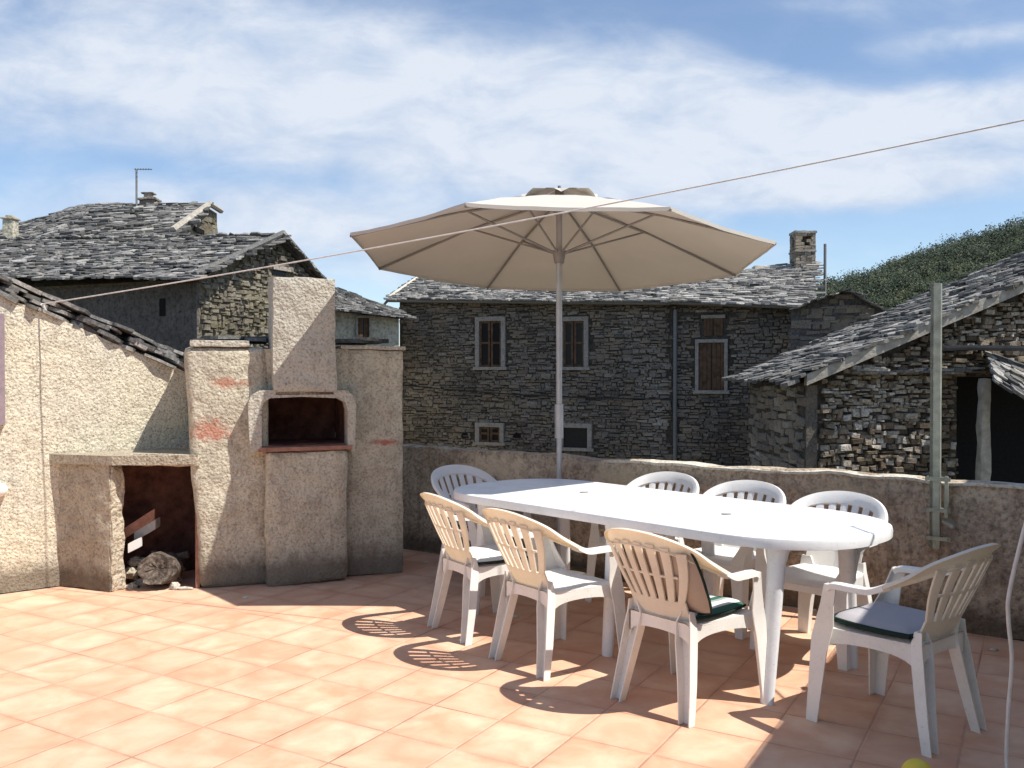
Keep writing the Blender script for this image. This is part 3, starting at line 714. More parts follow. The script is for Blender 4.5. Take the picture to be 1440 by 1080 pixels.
# ------------------------------------------------------------------ cable, cord, post, ball
ca0 = onpl(58, 428, lw0, lwn)-lwn*.03; ca1 = V((3.3, 3.66, 2.745))
pts = []
for k in range(41):
    s = k/40; p = ca0.lerp(ca1, s); p.z -= .05*4*s*(1-s); pts.append(p)
m = MB(); m.tube(pts, .0042, 8); m.tube([ca0+V((0, .1, -.1)), ca0], .012, 6)
tag(m.build('cable', M['cable'], smooth=60), 'thin grey cable strung across the terrace in front of the parasol', 'cable')
m = MB(); cp = [onY(1500, 420, 3.4), onY(1478, 620, 3.35), onY(1443, 735, 3.3), onY(1420, 830, 3.27), onY(1418, 870, 3.26), onY(1423, 930, 3.25), onY(1418, 1000, 3.24), onY(1416, 1076, 3.23), V((1.79, 3.2, .01)), V((1.9, 3.05, .01))]
cp[0] = pts[37].copy()
m.tube(catmull(cp, 6), .0075, 8); tag(m.build('hanging_cord', M['cord'], smooth=60), 'white cord hanging down in the right foreground', 'cord')
q = onpl(1313, 600, P0, pn); pb = V((q.x, q.y, 0))-pn*.045; zb0 = onY(1313, 768, q.y).z; zb1 = onY(1316, 400, q.y).z
ps = thing('clothesline_post', 'grey galvanised metal post clamped to the parapet at right', 'post', pb)
m = MB(); m.box(pb+V((-.022, -.02, zb0)), pd, pn, .016, .04, zb1-zb0); m.box(pb+V((-.022, -.02, zb0+.0)), pd, pn, .045, .008, zb1-zb0+.002); m.box(pb+pd*.045+V((-.022, -.02, zb0)), pd, pn, .008, .04, zb1-zb0)
m.build('post', M['galv'], ps)
for zz in (zb0+.05, zb0+.21, zb0+.385):
    m = MB(); m.box(pb+V((-.05, -.026, zz)), pd, pn, .13, .006, .022); m.box(pb+V((-.05, -.026, zz)), pd, pn, .006, .07, .022); m.build('clamp', M['galv'], ps)
    b_ = MB(); b_.tube([pb+pd*.085+V((-.02, -.05, zz+.011)), pb+pd*.085+V((-.02, .04, zz+.011))], .008, 8); b_.build('bolt', M['galv'], ps, 40)
m = MB(); m.box(pb+pd*.075+V((-.02, -.02, zb0+.18)), pd, pn, .018, .02, .23); m.tube([pb+pd*.05+V((-.01, -.03, zb0+.16)), pb+pd*.12+V((-.02, -.02, zb0+.13))], .012, 8); m.build('bracket', M['galv'], ps)
m = MB(); c = onz(1290, 1112); c = V((c.x, c.y, .055)); m.blob(c, (.055, .055, .055), 24, 0.0, 1)
for k, (px, py) in enumerate(((726, 868), (1352, 902), (1268, 886), (905, 800), (600, 792), (1398, 915), (345, 842))):
    mm_ = MB(); p = onz(px, py); mm_.blob(p+Z*.006, (R.uniform(.012, .028), R.uniform(.01, .02), .008), 8, .7, 3)
    tag(mm_.build('plaster_crumb', M['coping'], smooth=20), 'small pale crumb of plaster lying on the terrace tiles', 'crumb', 'plaster crumbs on the tiles')
tag(m.build('ball', M['yellow'], smooth=60), 'yellow ball on the tiles at the bottom edge below the shaded chair', 'ball')
# ------------------------------------------------------------------ background masonry
def courses(m, o, u, n, z0, z1, u0, u1, inside, ch=(.07, .16), ln=(.14, .42), prot=.05, gap=.012, tsd=.17):
    z = z0
    while z < z1:
        h = R.uniform(*ch); x = u0-R.uniform(0, .3)
        while x < u1:
            l = R.uniform(*ln)*(1 if R.random() < .8 else .5)
            cx, cz = x+l/2, z+h/2
            if inside(cx, cz) and inside(x+.02, cz) and inside(x+l-.02, cz):
                p = R.uniform(.012, prot); g = gap
                a = V((o.x, o.y, 0))+u*(x+g/2)+n*-.02; a.z = z+g/2+R.uniform(-.3, .3)*h
                lj = lambda: R.uniform(-.2, .2)*h
                W_ = l-g; H_ = (h-g)*R.uniform(.75, 1.45)
                q = [a, a+u*W_, a+u*W_+Z*H_, a+Z*H_]
                mid = [V(k)+n*(p*.7+.02)+u*lj()+Z*lj() for k in q]
                cen = (mid[0]+mid[2])/2; fr = [k.lerp(cen, .16)+n*(p*.3+R.uniform(0, .012)) for k in mid]
                m.loft([[q[0], q[1], q[2], q[3]], mid, fr], min(1, max(0, R.gauss(.45, tsd)+.5*noise.noise(V((cx*.7, cz*.9, 4))))))
            x += l
        z += h
def slates(m, e0, e1, r0, r1, exp=.2, wd=(.16, .42), th=.028, over=.1):
    exp *= .62; wd = (wd[0]*.5, wd[1]*.6); th *= .75
    """stone roof from eave e0-e1 to ridge r0-r1"""
    e0, e1, r0, r1 = map(V, (e0, e1, r0, r1)); L1 = ((r0-e0).length+(r1-e1).length)/2; rows = max(2, int(L1/exp))
    m.add([e0-Z*.05, e1-Z*.05, r1-Z*.05, r0-Z*.05], [(0,1,2,3)], .1)
    for j in range(-1, rows+1):
        t = j/rows; a = e0.lerp(r0, t); b = e1.lerp(r1, t); l = (b-a).length
        if l < .15: continue
        d = (b-a).normalized(); s_ = ((r0+r1)/2-(e0+e1)/2).normalized(); n = d.cross(s_).normalized(); n = n if n.z > 0 else -n; w = n.cross(d).normalized(); w = w if w.dot(s_) > 0 else -w
        x = -over
        while x < l+over:
            q = R.uniform(*wd); c = a+d*(x+q/2)+w*R.uniform(-.03, .03)+n*(R.uniform(0, .022)+.02*noise.noise(V((x, j*.4, 3)))*2)
            tl = (w+n*-.14+n*R.uniform(-.12, .12)+d*R.uniform(-.3, .3)+d.cross(w)*0).normalized(); n2 = d.cross(tl).normalized(); n2 = n2 if n2.z > 0 else -n2
            slab(m, c, d, tl, n2, q*.6, exp*R.uniform(.65, .95), th*R.uniform(.6, 1.8))
            x += q*.93
def rect(m, o, u, n, x0, x1, z0, z1, d0, d1, tone=None):
    b = V((o.x, o.y, 0))+u*x0+n*d0; b.z = z0; m.box(b, u, n, x1-x0, d1-d0, z1-z0, tone)
def plane_fn(o, u):
    n = V((-u.y, u.x, 0));
    if n.dot(V((o.x, o.y, 0))) > 0: n = -n      # toward camera
    def uz(px, py):
        p = onpl(px, py, o, n); return (p-o).dot(u), p.z
    return n, uz
def window(par, o, u, n, x0, x1, z0, z1, kind='casement', surr=.10, sill=True):
    m = MB()
    if surr:
        rect(m, o, u, n, x0-surr, x0, z0-.0, z1+surr, .0, .075); rect(m, o, u, n, x1, x1+surr, z0, z1+surr, .0, .076); rect(m, o, u, n, x0, x1, z1, z1+surr, .0, .074)
        if sill: rect(m, o, u, n, x0-surr-.04, x1+surr+.04, z0-.07, z0, .0, .10)
    else: rect(m, o, u, n, x0-.05, x1+.05, z1, z1+.07, 0, .07)
    w = m.build('window', M['surround'], par)
    m = MB(); rect(m, o, u, n, x0, x1, z0, z1, -.01, .006); m.build('pane', M['glass'], w)
    if kind:
        m = MB(); mid = (x0+x1)/2; s = .05
        for (a, b) in ((x0, mid-.012), (mid+.012, x1)):
            if kind == 'casement':
                rect(m, o, u, n, a, a+s, z0, z1, .006, .035); rect(m, o, u, n, b-s, b, z0, z1, .006, .035)
                for zz in (z0, (z0+z1)/2, z1-s): rect(m, o, u, n, a+s, b-s, zz, zz+s, .006, .034)
            else:
                k = 3; ww = (b-a)/k
                for i in range(k): rect(m, o, u, n, a+i*ww+.003, a+(i+1)*ww-.003, z0, z1, .006, .028+.004*(i % 2))
        m.build('frame' if kind == 'casement' else 'shutter', M['wood'], w)
    return w
# --- main stone house
hu = V((.93, -.367, 0)).normalized(); ho = onY(562, 600, 22.0); ho.z = 0
n_, uz = plane_fn(ho, hu)
A_ = thing('stone_house', 'long dark stone house with four windows directly behind the parasol pole', 'house', ho)
uL, zE0 = uz(562, 420); uR, zE1 = uz(946, 424)
wins = [(675, 706, 452, 516, 'casement'), (793, 822, 452, 516, 'casement'), (675, 704, 600, 622, 'casement'), (793, 827, 601, 630, '')]
wr = []
for (a, b, c, d, k) in wins:
    x0, z1 = uz(a, c); x1, z0 = uz(b, d); x0 = uz(a, c)[0]; wr.append((x0, x1, z0, z1, k))
def insA(x, z):
    if z > zE0+(zE1-zE0)*(x-uL)/(uR-uL)-.02 or x < uL or x > uR: return False
    for (a, b, c, d, k) in wr:
        if a-.1 < x < b+.1 and c-.06 < z < d+.1: return False
    return True
m = MB(); bk = V((ho.x, ho.y, 0)); dn = -n_
pts = [bk+hu*uL+Z*-5, bk+hu*uR+Z*-5, bk+hu*uR+Z*zE1, bk+hu*uL+Z*zE0]; m.prism(pts, dn*5.5); m.build('core', M['mortar'], A_)
m = MB(); courses(m, bk, hu, n_, -1.6, zE0+.1, uL, uR, insA, (.04, .085), (.07, .28), .05); m.build('wall', M['rubble_dark'], A_)
for w in wr: window(A_, bk, hu, n_, *w[:4], kind=w[4])
e0 = bk+hu*(uL-.15)+n_*.25+Z*(zE0-.0); e1 = bk+hu*(uR+.0)+n_*.25+Z*(zE1)
r0 = onY(592, 388, 25.2); r1 = e1+dn*4.2+Z*1.05
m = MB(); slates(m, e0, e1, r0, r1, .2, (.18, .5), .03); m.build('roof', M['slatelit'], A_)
m = MB(); m.tube([e0+Z*-.05+n_*.05, e1+Z*-.05+n_*.05], .055, 8); m.build('gutter', M['zinc'], A_, 60)
m = MB(); m.tube([e0+n_*.05-Z*.05, e0+n_*.02-hu*.12-Z*.15, e0-hu*.10-Z*.55, bk+hu*(uL-.05)+n_*.08+Z*(zE0-.8), bk+hu*(uL-.05)+n_*.08+Z*-3], .035, 8); m.build('drainpipe', M['zinc'], A_, 60)
m = MB(); g_ = [bk+hu*(uL+(uR-uL)*k/20)+n_*.1+Z*(uz(570, 541)[1]-.28*k/20-.08*math.sin(k/20*math.pi)) for k in range(21)]; m.tube(g_, .014, 6); m.build('wire', M['black'], A_, 60)
for px in (655, 728):
    m = MB(); x, z = uz(px, 614); m.prism([bk+hu*(x+.1*math.cos(a))+Z*(z+.1*math.sin(a))+n_*.03 for a in [i*math.pi/6-.3 for i in range(8)]], n_*.02)
    m.build('vent_hole', M['dark'], A_)
# pale verge boards of the roof's left side
m = MB(); m.tube([e0+Z*.03, r0+Z*.03], .035, 6); m.build('verge', M['coping'], A_)
# --- second stone house, to the right
Bh = thing('stone_house', 'stone house with brown shuttered opening and bright slate roof, right of the parasol', 'house', bk+hu*uR)
uR2, zE2 = uz(1135, 430); o0 = uR+.02
sw = [uz(983, 482), uz(1019, 549)]; sw2 = [uz(990, 448), uz(1017, 472)]
def insB(x, z):
    if z > zE1-.05+(zE2-zE1)*(x-o0)/(uR2-o0) or x < o0 or x > uR2: return False
    for (a, b) in (sw, sw2):
        if a[0]-.08 < x < b[0]+.08 and b[1]-.06 < z < a[1]+.1: return False
    return True
m = MB(); pts = [bk+hu*o0+Z*-5, bk+hu*uR2+Z*-5, bk+hu*uR2+Z*(zE2-.05), bk+hu*o0+Z*(zE1-.05)]; m.prism(pts, dn*5.0); m.build('core', M['mortar'], Bh)
m = MB(); courses(m, bk, hu, n_, -1.6, zE1, o0, uR2, insB, (.04, .085), (.07, .28), .05); m.build('wall', M['rubble_dark'], Bh)
window(Bh, bk, hu, n_, sw[0][0], sw[1][0], sw[1][1], sw[0][1], 'shutter', .07); window(Bh, bk, hu, n_, sw2[0][0], sw2[1][0], sw2[1][1], sw2[0][1], 'shutter', 0)
e0 = bk+hu*(o0-.12)+n_*.28+Z*(zE1+.02); e1 = bk+hu*uR2+n_*.28+Z*(zE2+.0)
r0 = onY(1000, 385, 22.5); r1 = onY(1142, 370, 22.5)
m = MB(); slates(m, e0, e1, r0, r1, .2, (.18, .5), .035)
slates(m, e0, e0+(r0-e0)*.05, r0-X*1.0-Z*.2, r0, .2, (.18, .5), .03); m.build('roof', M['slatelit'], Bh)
m = MB(); a = onY(1062, 378, 22.3); m.rbox(a-Z*.2, X, Y, 1.3, .5, .28, .03, .1, .02); m.build('ridge_wall', M['coping'], Bh, 50)
m = MB(); m.tube([e0+Z*-.05+n_*.04, e1+Z*-.05+n_*.04], .05, 8); m.build('gutter', M['zinc'], Bh, 60)
m = MB(); xx, zz = uz(951, 436); m.tube([bk+hu*xx+n_*.12+Z*zz, bk+hu*xx+n_*.12+Z*-3], .045, 8); m.build('drainpipe', M['zinc'], Bh, 60)
# chimney with openings on the roof
ct = thing('chimney_stack', 'tall stone chimney with an open top rising above the bright roof', 'chimney', onY(1133, 384, 22.0))
p0 = onY(1119, 384, 22.0); p1 = onY(1147, 384, 22.0); zt1 = onY(1133, 325, 22).z; w = (p1.x-p0.x)
m = MB(); hh = zt1-p0.z; zm = p0.z+hh*.55
def ring_stones(m, z, s, skip=False):
    for (ox, oy, dx, dy) in ((0,0,1,0), (s,0,0,1), (s,s,-1,0), (0,s,0,-1)):
        x = 0
        while x < s-.02:
            l = min(R.uniform(.12, .26), s-x)
            if not (skip and .3*s < x+l/2 < .72*s):
                m.box(V((p0.x+ox+dx*x, p0.y+oy+dy*x, z)), V((dx,dy,0)), V((-dy,dx,0)), l-.01, .1, .07, j=.008)
            x += l
z = p0.z-.3
while z < zt1-.07: ring_stones(m, z, w, zt1-.36 < z < zt1-.12); z += .075
m.build('shaft', M['rubble_dark'], ct)
m = MB(); m.rbox(V((p0.x-.02, p0.y-.02, zt1-.05)), X, Y, w+.04, w+.04, .07, .015, .06, .012); m.build('cap', M['slate'], ct, 40)
m = MB(); m.rbox(V((p0.x-.03, p0.y-.03, zm-.05)), X, Y, w+.05, w+.05, .05, .01, .06, .01); m.build('ledge', M['slate'], ct, 40)
m = MB(); q = onY(1160, 412, 21.5); zt2 = onY(1160, 343, 21.5).z; m.tube([V((q.x, q.y, q.z-.6)), V((q.x, q.y, zt2))], .035, 8)
m.tube([V((q.x-.45, q.y, zt2-.5)), V((q.x, q.y, zt2-.5))], .02, 6); m.tube([V((q.x-.5, q.y, zt2-.72)), V((q.x, q.y, zt2-.72))], .02, 6)
tag(m.build('antenna_mast', M['zinc'], smooth=50), 'thin antenna mast just right of the open stone chimney', 'antenna')
# --- dark gable house
Yc = 17.5; G = thing('gable_house', 'dark shaded gable house between the bright roof and the stone barn', 'house', onY(1170, 520, Yc))
gu = V((.94, -.34, 0)).normalized(); go = onY(1115, 500, Yc); go.z = 0; gn, guz = plane_fn(go, gu)
prof = [(1112, 437), (1149, 423), (1184, 412), (1197, 413), (1238, 435)]
pp = [guz(*q) for q in prof]
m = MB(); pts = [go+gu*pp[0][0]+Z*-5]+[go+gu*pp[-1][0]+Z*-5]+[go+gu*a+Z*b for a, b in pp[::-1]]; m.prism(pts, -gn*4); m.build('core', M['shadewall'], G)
def insG(x, z):
    for i in range(len(pp)-1):
        if pp[i][0] <= x <= pp[i+1][0]:
            t = (x-pp[i][0])/(pp[i+1][0]-pp[i][0]); return z < pp[i][1]+(pp[i+1][1]-pp[i][1])*t-.04
    return False
m = MB(); courses(m, go, gu, gn, 0, 3.5, pp[0][0], pp[-1][0], insG, (.06, .14), (.14, .4), .03); m.build('wall', M['rubble_dark'], G)
m = MB()
for i in range(len(pp)-1):
    a = go+gu*pp[i][0]+Z*pp[i][1]; b = go+gu*pp[i+1][0]+Z*pp[i+1][1]; d = (b-a); l = d.length; d.normalize(); x = 0
    for row in range(16):
        x = -.05
        while x < l:
            q = R.uniform(.15, .35); nn = d.cross(-gn).normalized(); nn = nn if nn.z > 0 else -nn
            slab(m, a+d*(x+q/2)+gn*(.12-row*.24)+nn*R.uniform(.0, .02), (d+nn*R.uniform(-.08,.08)).normalized(), gn, nn, q*.45, .16, .02); x += q*.65
m.build('roof', M['slate'], G)
# --- barn on the right
Yb = 10.0; D = thing('stone_barn', 'rubble stone barn with sloping slate roof at the right', 'barn', onY(1133, 520, Yb))
du = V((1, 0, 0)); E = onY(1133, 529, Yb); dn_ = V((0, -1, 0)); do = V((E.x, E.y, 0))
def dz(px, py, Yd=Yb): p = onY(px, py, Yd); return p.x-E.x, p.z
vx, vz = dz(1440, 397); sl = (vz-E.z)/vx; Wd = 5.2; Ld = 2.35
m = MB(); pts = [do+Z*-5, do+du*Wd+Z*-5, do+du*Wd+Z*(E.z+sl*Wd-.08), do+Z*(E.z-.08)]
# gable core is left open at the doorway: pieces round it
dox, _ = dz(1345, 600); doz = dz(1345, 530)[1]
m.prism([do+Z*-5, do+du*dox+Z*-5, do+du*dox+Z*(E.z+sl*dox-.08), do+Z*(E.z-.08)], Y*Ld)
m.prism([do+du*dox+Z*doz, do+du*Wd+Z*doz, do+du*Wd+Z*(E.z+sl*Wd-.08), do+du*dox+Z*(E.z+sl*dox-.08)], Y*Ld)
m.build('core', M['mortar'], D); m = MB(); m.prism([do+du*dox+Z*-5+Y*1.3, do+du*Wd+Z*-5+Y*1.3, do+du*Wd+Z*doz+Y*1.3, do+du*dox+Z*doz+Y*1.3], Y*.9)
m.build('recess_wall', M['dark'], D)  # near-black colour stands in for the deep shade in the doorway
lx0 = dz(1148, 600)[0]
def insD(x, z): return lx0 < x < Wd and z < E.z+sl*x-.12 and not (x > dox-.02 and z < doz)
m = MB(); courses(m, do, du, dn_, -.3, 3.6, lx0, Wd, insD, (.025, .062), (.04, .15), .10, .007, .27); m.build('wall', M['rubble_shed'], D)
m = MB(); courses(m, do, V((0, 1, 0)), V((-1, 0, 0)), -1, E.z, 0, Ld, lambda x, z: 0 < x < Ld and z < E.z-.08, (.06, .12), (.14, .35), .04); rect(m, do, du, dn_, 0, lx0, -3, E.z-.1, 0, .03, .2); m.build('side_wall', M['rubble_dark'], D)
m = MB(); slates(m, E+V((-.10, -.12, .0)), E+V((-.10, 2.35, .0)), E+V((Wd, -.12, sl*Wd)), E+V((Wd, 2.75, sl*Wd)), .19, (.16, .42), .035); m.build('roof', M['slate'], D)
m = MB(); q0 = E+V((-.05, -.2, -.10)); m.prism([q0, q0+V((0, .10, 0)), q0+V((0, .10, .12)), q0+V((0, 0, .12))], V((Wd, 0, sl*Wd))); m.build('verge_beam', M['greywood'], D)
m = MB(); x0, z0 = dz(1322, 493, 9.75); p = V((E.x+x0, 9.7, z0)); m.rbox(p, X, Y, 1.4, .12, .055, .01, .05, .004); m.build('lintel', M['black'], D)
m = MB(); x0, z0 = dz(1377, 530, 9.7); x1, _ = dz(1392, 530, 9.7); m.rbox(V((E.x+x0, 9.65, -3)), X, Y, x1-x0, .12, z0+3.0, .03, .06, .012); m.build('post', M['greywood'], D, 50)
m = MB(); x0, z0 = dz(1225, 524, 9.9)
for k in range(26):
    x = x0+R.uniform(-.1, 1.15); slab(m, V((E.x+x, 9.86+R.uniform(-.06, .12), z0+R.uniform(-.01, .05))), X, Y, (Z+V((R.uniform(-.1,.1), -.25, 0))).normalized(), R.uniform(.07, .17), .1, .025, R.uniform(.4, 1))
slates(m, onY(1408, 535, 9.3), onY(1475, 575, 9.3), onY(1398, 500, 9.9), onY(1475, 525, 9.9), .15, (.14, .32), .03)
m.build('ledge', M['slate'], D)
# --- left house with gable
L1 = thing('stone_house', 'stone house on the left with wide slate roof and lit gable behind the barbecue', 'house', onY(280, 450, 14))
s_u = V((-.92, .39, 0)).normalized(); g_u = V((.39, .92, 0)).normalized(); c0 = onY(280, 450, 14.0); c0.z = 0
sn_, suz = plane_fn(c0, s_u); gn_ = V((g_u.y, -g_u.x, 0)); _n, guz = plane_fn(c0, g_u)
def gp(px, py): a = onpl(px, py, c0, gn_); return (a-c0).dot(g_u), a.z
gA = gp(388, 337); gB = gp(441, 390); gC = (0, gp(280, 392)[1])
sL = suz(-40, 388); 
m = MB(); m.prism([c0+Z*-5, c0+g_u*gB[0]+Z*-5, c0+g_u*gB[0]+Z*gB[1], c0+g_u*gA[0]+Z*gA[1], c0+Z*gC[1]], s_u*8); m.build('core', M['mortarw'], L1)
def insL(x, z):
    if x < 0 or x > gB[0]: return False
    t = gC[1]+(gA[1]-gC[1])*x/gA[0] if x < gA[0] else gA[1]+(gB[1]-gA[1])*(x-gA[0])/(gB[0]-gA[0])
    if z > t-.05: return False
    return not (wg[0][0]-.04 < x < wg[1][0]+.04 and wg[1][1]-.04 < z < wg[0][1]+.04)
wg = (gp(383, 379), gp(402, 389))
m = MB(); courses(m, c0, g_u, gn_, .8, 4, 0, gB[0], insL, (.04, .09), (.06, .2), .07); m.build('gable', M['rubble_warm'], L1)
window(L1, c0, g_u, gn_, wg[0][0], wg[1][0], wg[1][1], wg[0][1], '', 0)
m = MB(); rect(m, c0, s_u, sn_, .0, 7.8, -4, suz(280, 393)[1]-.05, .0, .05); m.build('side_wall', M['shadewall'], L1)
m = MB(); w_ = (suz(236, 420), suz(228, 445)); rect(m, c0, s_u, sn_, w_[0][0], w_[1][0], w_[1][1], w_[0][1], .05, .06); m.build('window', M['dark'], L1)
e1 = onpl(296, 388, c0+sn_*.3, sn_); e0 = onpl(-60, 384, c0+sn_*.3, sn_)
e1 = c0+sn_*.3-s_u*.15; e1.z = gC[1]+.0; e0 = c0+sn_*.3+s_u*7.0; e0.z = onpl(10, 386, c0+sn_*.3, sn_).z+.15
r1 = c0+g_u*gA[0]-s_u*.12+Z*(gA[1]+.05); r0 = r1+s_u*7.5+Z*.35
m = MB(); slates(m, e0, e1, r0, r1, .2, (.16, .42), .035)
f1 = c0+g_u*(gB[0]+.15)-s_u*.12+Z*(gB[1]-.1); f0 = f1+s_u*7.5
slates(m, f1, f0, r1, r0, .2, (.2, .45), .03); m.build('roof', M['slate'], L1)
m = MB(); a = e1+g_u*.35+Z*.22; m.tube([e1+gn_*.05+Z*.03, r1+gn_*.05+Z*.06], .05, 6); m.tube([f1+gn_*.05+Z*.02, r1+gn_*.05+Z*.04], .045, 6); m.build('verge', M['slate'], L1)
# --- upper-left house
L2 = thing('upper_house', 'higher slate roofed house at upper left with small chimney', 'house', onY(240, 330, 19))
ra = onY(126, 289, 21.0); rb = onY(289, 287, 20.0); ea = onY(40, 352, 18.0); eb = onY(232, 332, 18.0)
m = MB(); slates(m, ea, eb, ra, rb, .24, (.2, .5), .045); lf = onY(-70, 345, 22.0); slates(m, lf, ea, ra-X*.1, ra, .24, (.2, .5), .045); slates(m, onY(-70, 330, 23), onY(-60, 352, 18), onY(75, 318, 22), onY(70, 352, 17.9), .24, (.2, .5), .045); m.build('roof', M['slate'], L2)
ga = onY(236, 325, 18.1); gb_ = onY(289, 290, 20.0); gc = onY(305, 300, 20.8)
m = MB(); base = 1.5
m.prism([V((ga.x, ga.y, base)), V((gc.x, gc.y, base)), V((gc.x, gc.y, gc.z)), V((gb_.x, gb_.y, gb_.z)), ga-Z*.05], V((-4.0, 1.5, 0))); m.build('core', M['mortarw'], L2)
gdir = V((gc.x-ga.x, gc.y-ga.y, 0)).normalized(); gno = V((gdir.y, -gdir.x, 0)); gl = (V((gc.x, gc.y, 0))-V((ga.x, ga.y, 0))).length; gt = (V((gb_.x, gb_.y, 0))-V((ga.x, ga.y, 0))).length
def ins2(x, z):
    if x < 0 or x > gl: return False
    return z < (ga.z+(gb_.z-ga.z)*x/gt if x < gt else gb_.z+(gc.z-gb_.z)*(x-gt)/(gl-gt))-.06
m = MB(); courses(m, V((ga.x, ga.y, 0)), gdir, gno, 3.8, 5.6, 0, gl, ins2, (.07, .14), (.14, .35), .05); m.build('gable', M['rubble_warm'], L2)
m = MB(); p = onpl(268, 318, ga, gno)+gno*.07; q = onpl(284, 331, ga, gno); m.box(V((p.x, p.y, q.z)), gdir, gno, .55, .02, p.z-q.z); m.build('window', M['dark'], L2)
m = MB(); m.tube([ga+Z*.02+gno*.1, gb_+Z*.05+gno*.1], .07, 6); m.tube([gb_+Z*.05+gno*.1, gc+Z*.05+gno*.1], .06, 6); m.build('verge', M['greywood'], L2)
p = onY(195, 288, 20.4); m = MB(); m.rbox(V((p.x, p.y, p.z-.2)), X, Y, .34, .34, .32, .02, .06, .02); m.rbox(V((p.x-.05, p.y-.05, p.z+.12)), X, Y, .44, .44, .05, .01, .06, .015); m.rbox(V((p.x+.1, p.y, p.z+.17)), X, Y, .15, .2, .1, .01, .06, .015); m.rbox(V((p.x+.05, p.y-.02, p.z+.26)), X, Y, .26, .26, .035, .01, .06, .015); m.build('chimney', M['rubble_dark'], L2)
m = MB(); p = onY(192, 282, 20.3); q = onY(192, 238, 20.3); m.tube([p-Z*.3, q], .022, 6); m.tube([q+V((-.05,0,0)), q+V((.35,0,.0))], .01, 6)
for k in range(6): m.tube([q+V((.06*k, -.08, 0)), q+V((.06*k, .08, 0))], .006, 5)
tag(m.build('antenna', M['zinc']), 'thin television antenna above the small chimney at upper left', 'antenna')
m = MB(); p = onY(3, 334, 19.5); q = onY(18, 308, 19.5); w = q.x-p.x
pc = thing('pale_chimney', 'small pale plastered chimney at the far left roof edge', 'chimney', p)
m.rbox(V((p.x, p.y, p.z-.3)), X, Y, w, w, q.z-p.z+.3, .015, .06, .01); m.build('shaft', M['palewall'], pc, 50)
m = MB(); m.rbox(V((p.x-.03, p.y-.03, q.z)), X, Y, w+.06, w+.06, .04, .01, .06, .008); m.rbox(V((p.x+.04, p.y+.04, q.z+.04)), X, Y, w-.08, w-.08, .06, .02, .06, .008); m.build('cap', M['concrete'], pc, 50)
# --- small pale house seen between chimney and main house
L3 = thing('small_house', 'small pale house with slate roof between the barbecue chimney and dark house', 'house', onY(520, 470, 20))
o3 = onY(470, 470, 19.0); o3.z = 0; u3 = V((.97, .25, 0)).normalized(); n3, uz3 = plane_fn(o3, u3)
a, b = uz3(455, 432), uz3(561, 446)
m = MB(); m.prism([o3+u3*a[0]+Z*-5, o3+u3*b[0]+Z*-5, o3+u3*b[0]+Z*(b[1]), o3+u3*a[0]+Z*a[1]], -n3*3); m.build('wall', M['palewall'], L3, 0)
x0, z1 = uz3(503, 447); x1, z0 = uz3(519, 478); w = window(L3, o3, u3, n3, x0, x1, z0, z1, 'shutter', .04)
m = MB(); e0 = o3+u3*(a[0]-.1)+n3*.15+Z*(a[1]); e1 = o3+u3*(b[0]+.02)+n3*.15+Z*(b[1]); r0 = onY(455, 400, 21); r1 = onY(552, 434, 21.5)
slates(m, e0, e1, r0, r1, .2, (.16, .4), .035); m.build('roof', M['slate'], L3)
# ------------------------------------------------------------------ light, sky
el = math.radians(56.5); hz = V((.926, -.378, 0)).normalized(); sv = hz*math.cos(el)+Z*math.sin(el)
sun = bpy.data.lights.new('sun', 'SUN'); sun.energy = 4.6; sun.angle = math.radians(.5); sun.color = (1, .945, .86)
so = bpy.data.objects.new('sun', sun); COL.objects.link(so); so.rotation_euler = sv.to_track_quat('Z', 'Y').to_euler(); so.location = (5, -5, 10)
wd_ = bpy.data.worlds.new('World'); sc.world = wd_; wd_.use_nodes = True; t = wd_.node_tree; t.nodes.clear()
def wn(tp, **k):
    x = t.nodes.new(tp)
    for a, b in k.items(): setattr(x, a, b)
    return x
sky = wn('ShaderNodeTexSky'); sky.sky_type = 'NISHITA'; sky.sun_disc = False; sky.sun_elevation = el; sky.sun_rotation = math.atan2(hz.x, hz.y); sky.air_density = 1.0; sky.dust_density = .3; sky.ozone_density = 2.0; sky.altitude = 600
tc = wn('ShaderNodeTexCoord'); bg = wn('ShaderNodeBackground'); out = wn('ShaderNodeOutputWorld')
def wmath(op, a, b=0.0, clamp=False):
    x = wn('ShaderNodeMath', operation=op, use_clamp=clamp)
    for s, v in zip(x.inputs, (a, b)):
        if isinstance(v, (int, float)): s.default_value = v
        else: t.links.new(v, s)
    return x.outputs[0]
sx_ = wn('ShaderNodeSeparateXYZ'); t.links.new(tc.outputs['Generated'], sx_.inputs[0])
# directions mapped on azimuth/elevation tangents
yy = wmath('MAXIMUM', sx_.outputs[1], .15)
pxn = wmath('DIVIDE', sx_.outputs[0], yy); pzn = wmath('DIVIDE', sx_.outputs[2], yy)
cmb = wn('ShaderNodeCombineXYZ'); t.links.new(pxn, cmb.inputs[0]); t.links.new(wmath('MULTIPLY', pzn, 1.0), cmb.inputs[1])
def wnoise(sc_, det, sx, sy, rot, off=(0,0,0), dist=0.0, rough=.55):
    mp = wn('ShaderNodeMapping'); mp.inputs['Scale'].default_value = (sx, sy, 1); mp.inputs['Rotation'].default_value = (0,0,rot); mp.inputs['Location'].default_value = off
    t.links.new(cmb.outputs[0], mp.inputs[0]); n = wn('ShaderNodeTexNoise'); n.inputs['Scale'].default_value = sc_; n.inputs['Detail'].default_value = det; n.inputs['Roughness'].default_value = rough; n.inputs['Distortion'].default_value = dist
    t.links.new(mp.outputs[0], n.inputs['Vector']); return n.outputs['Fac']
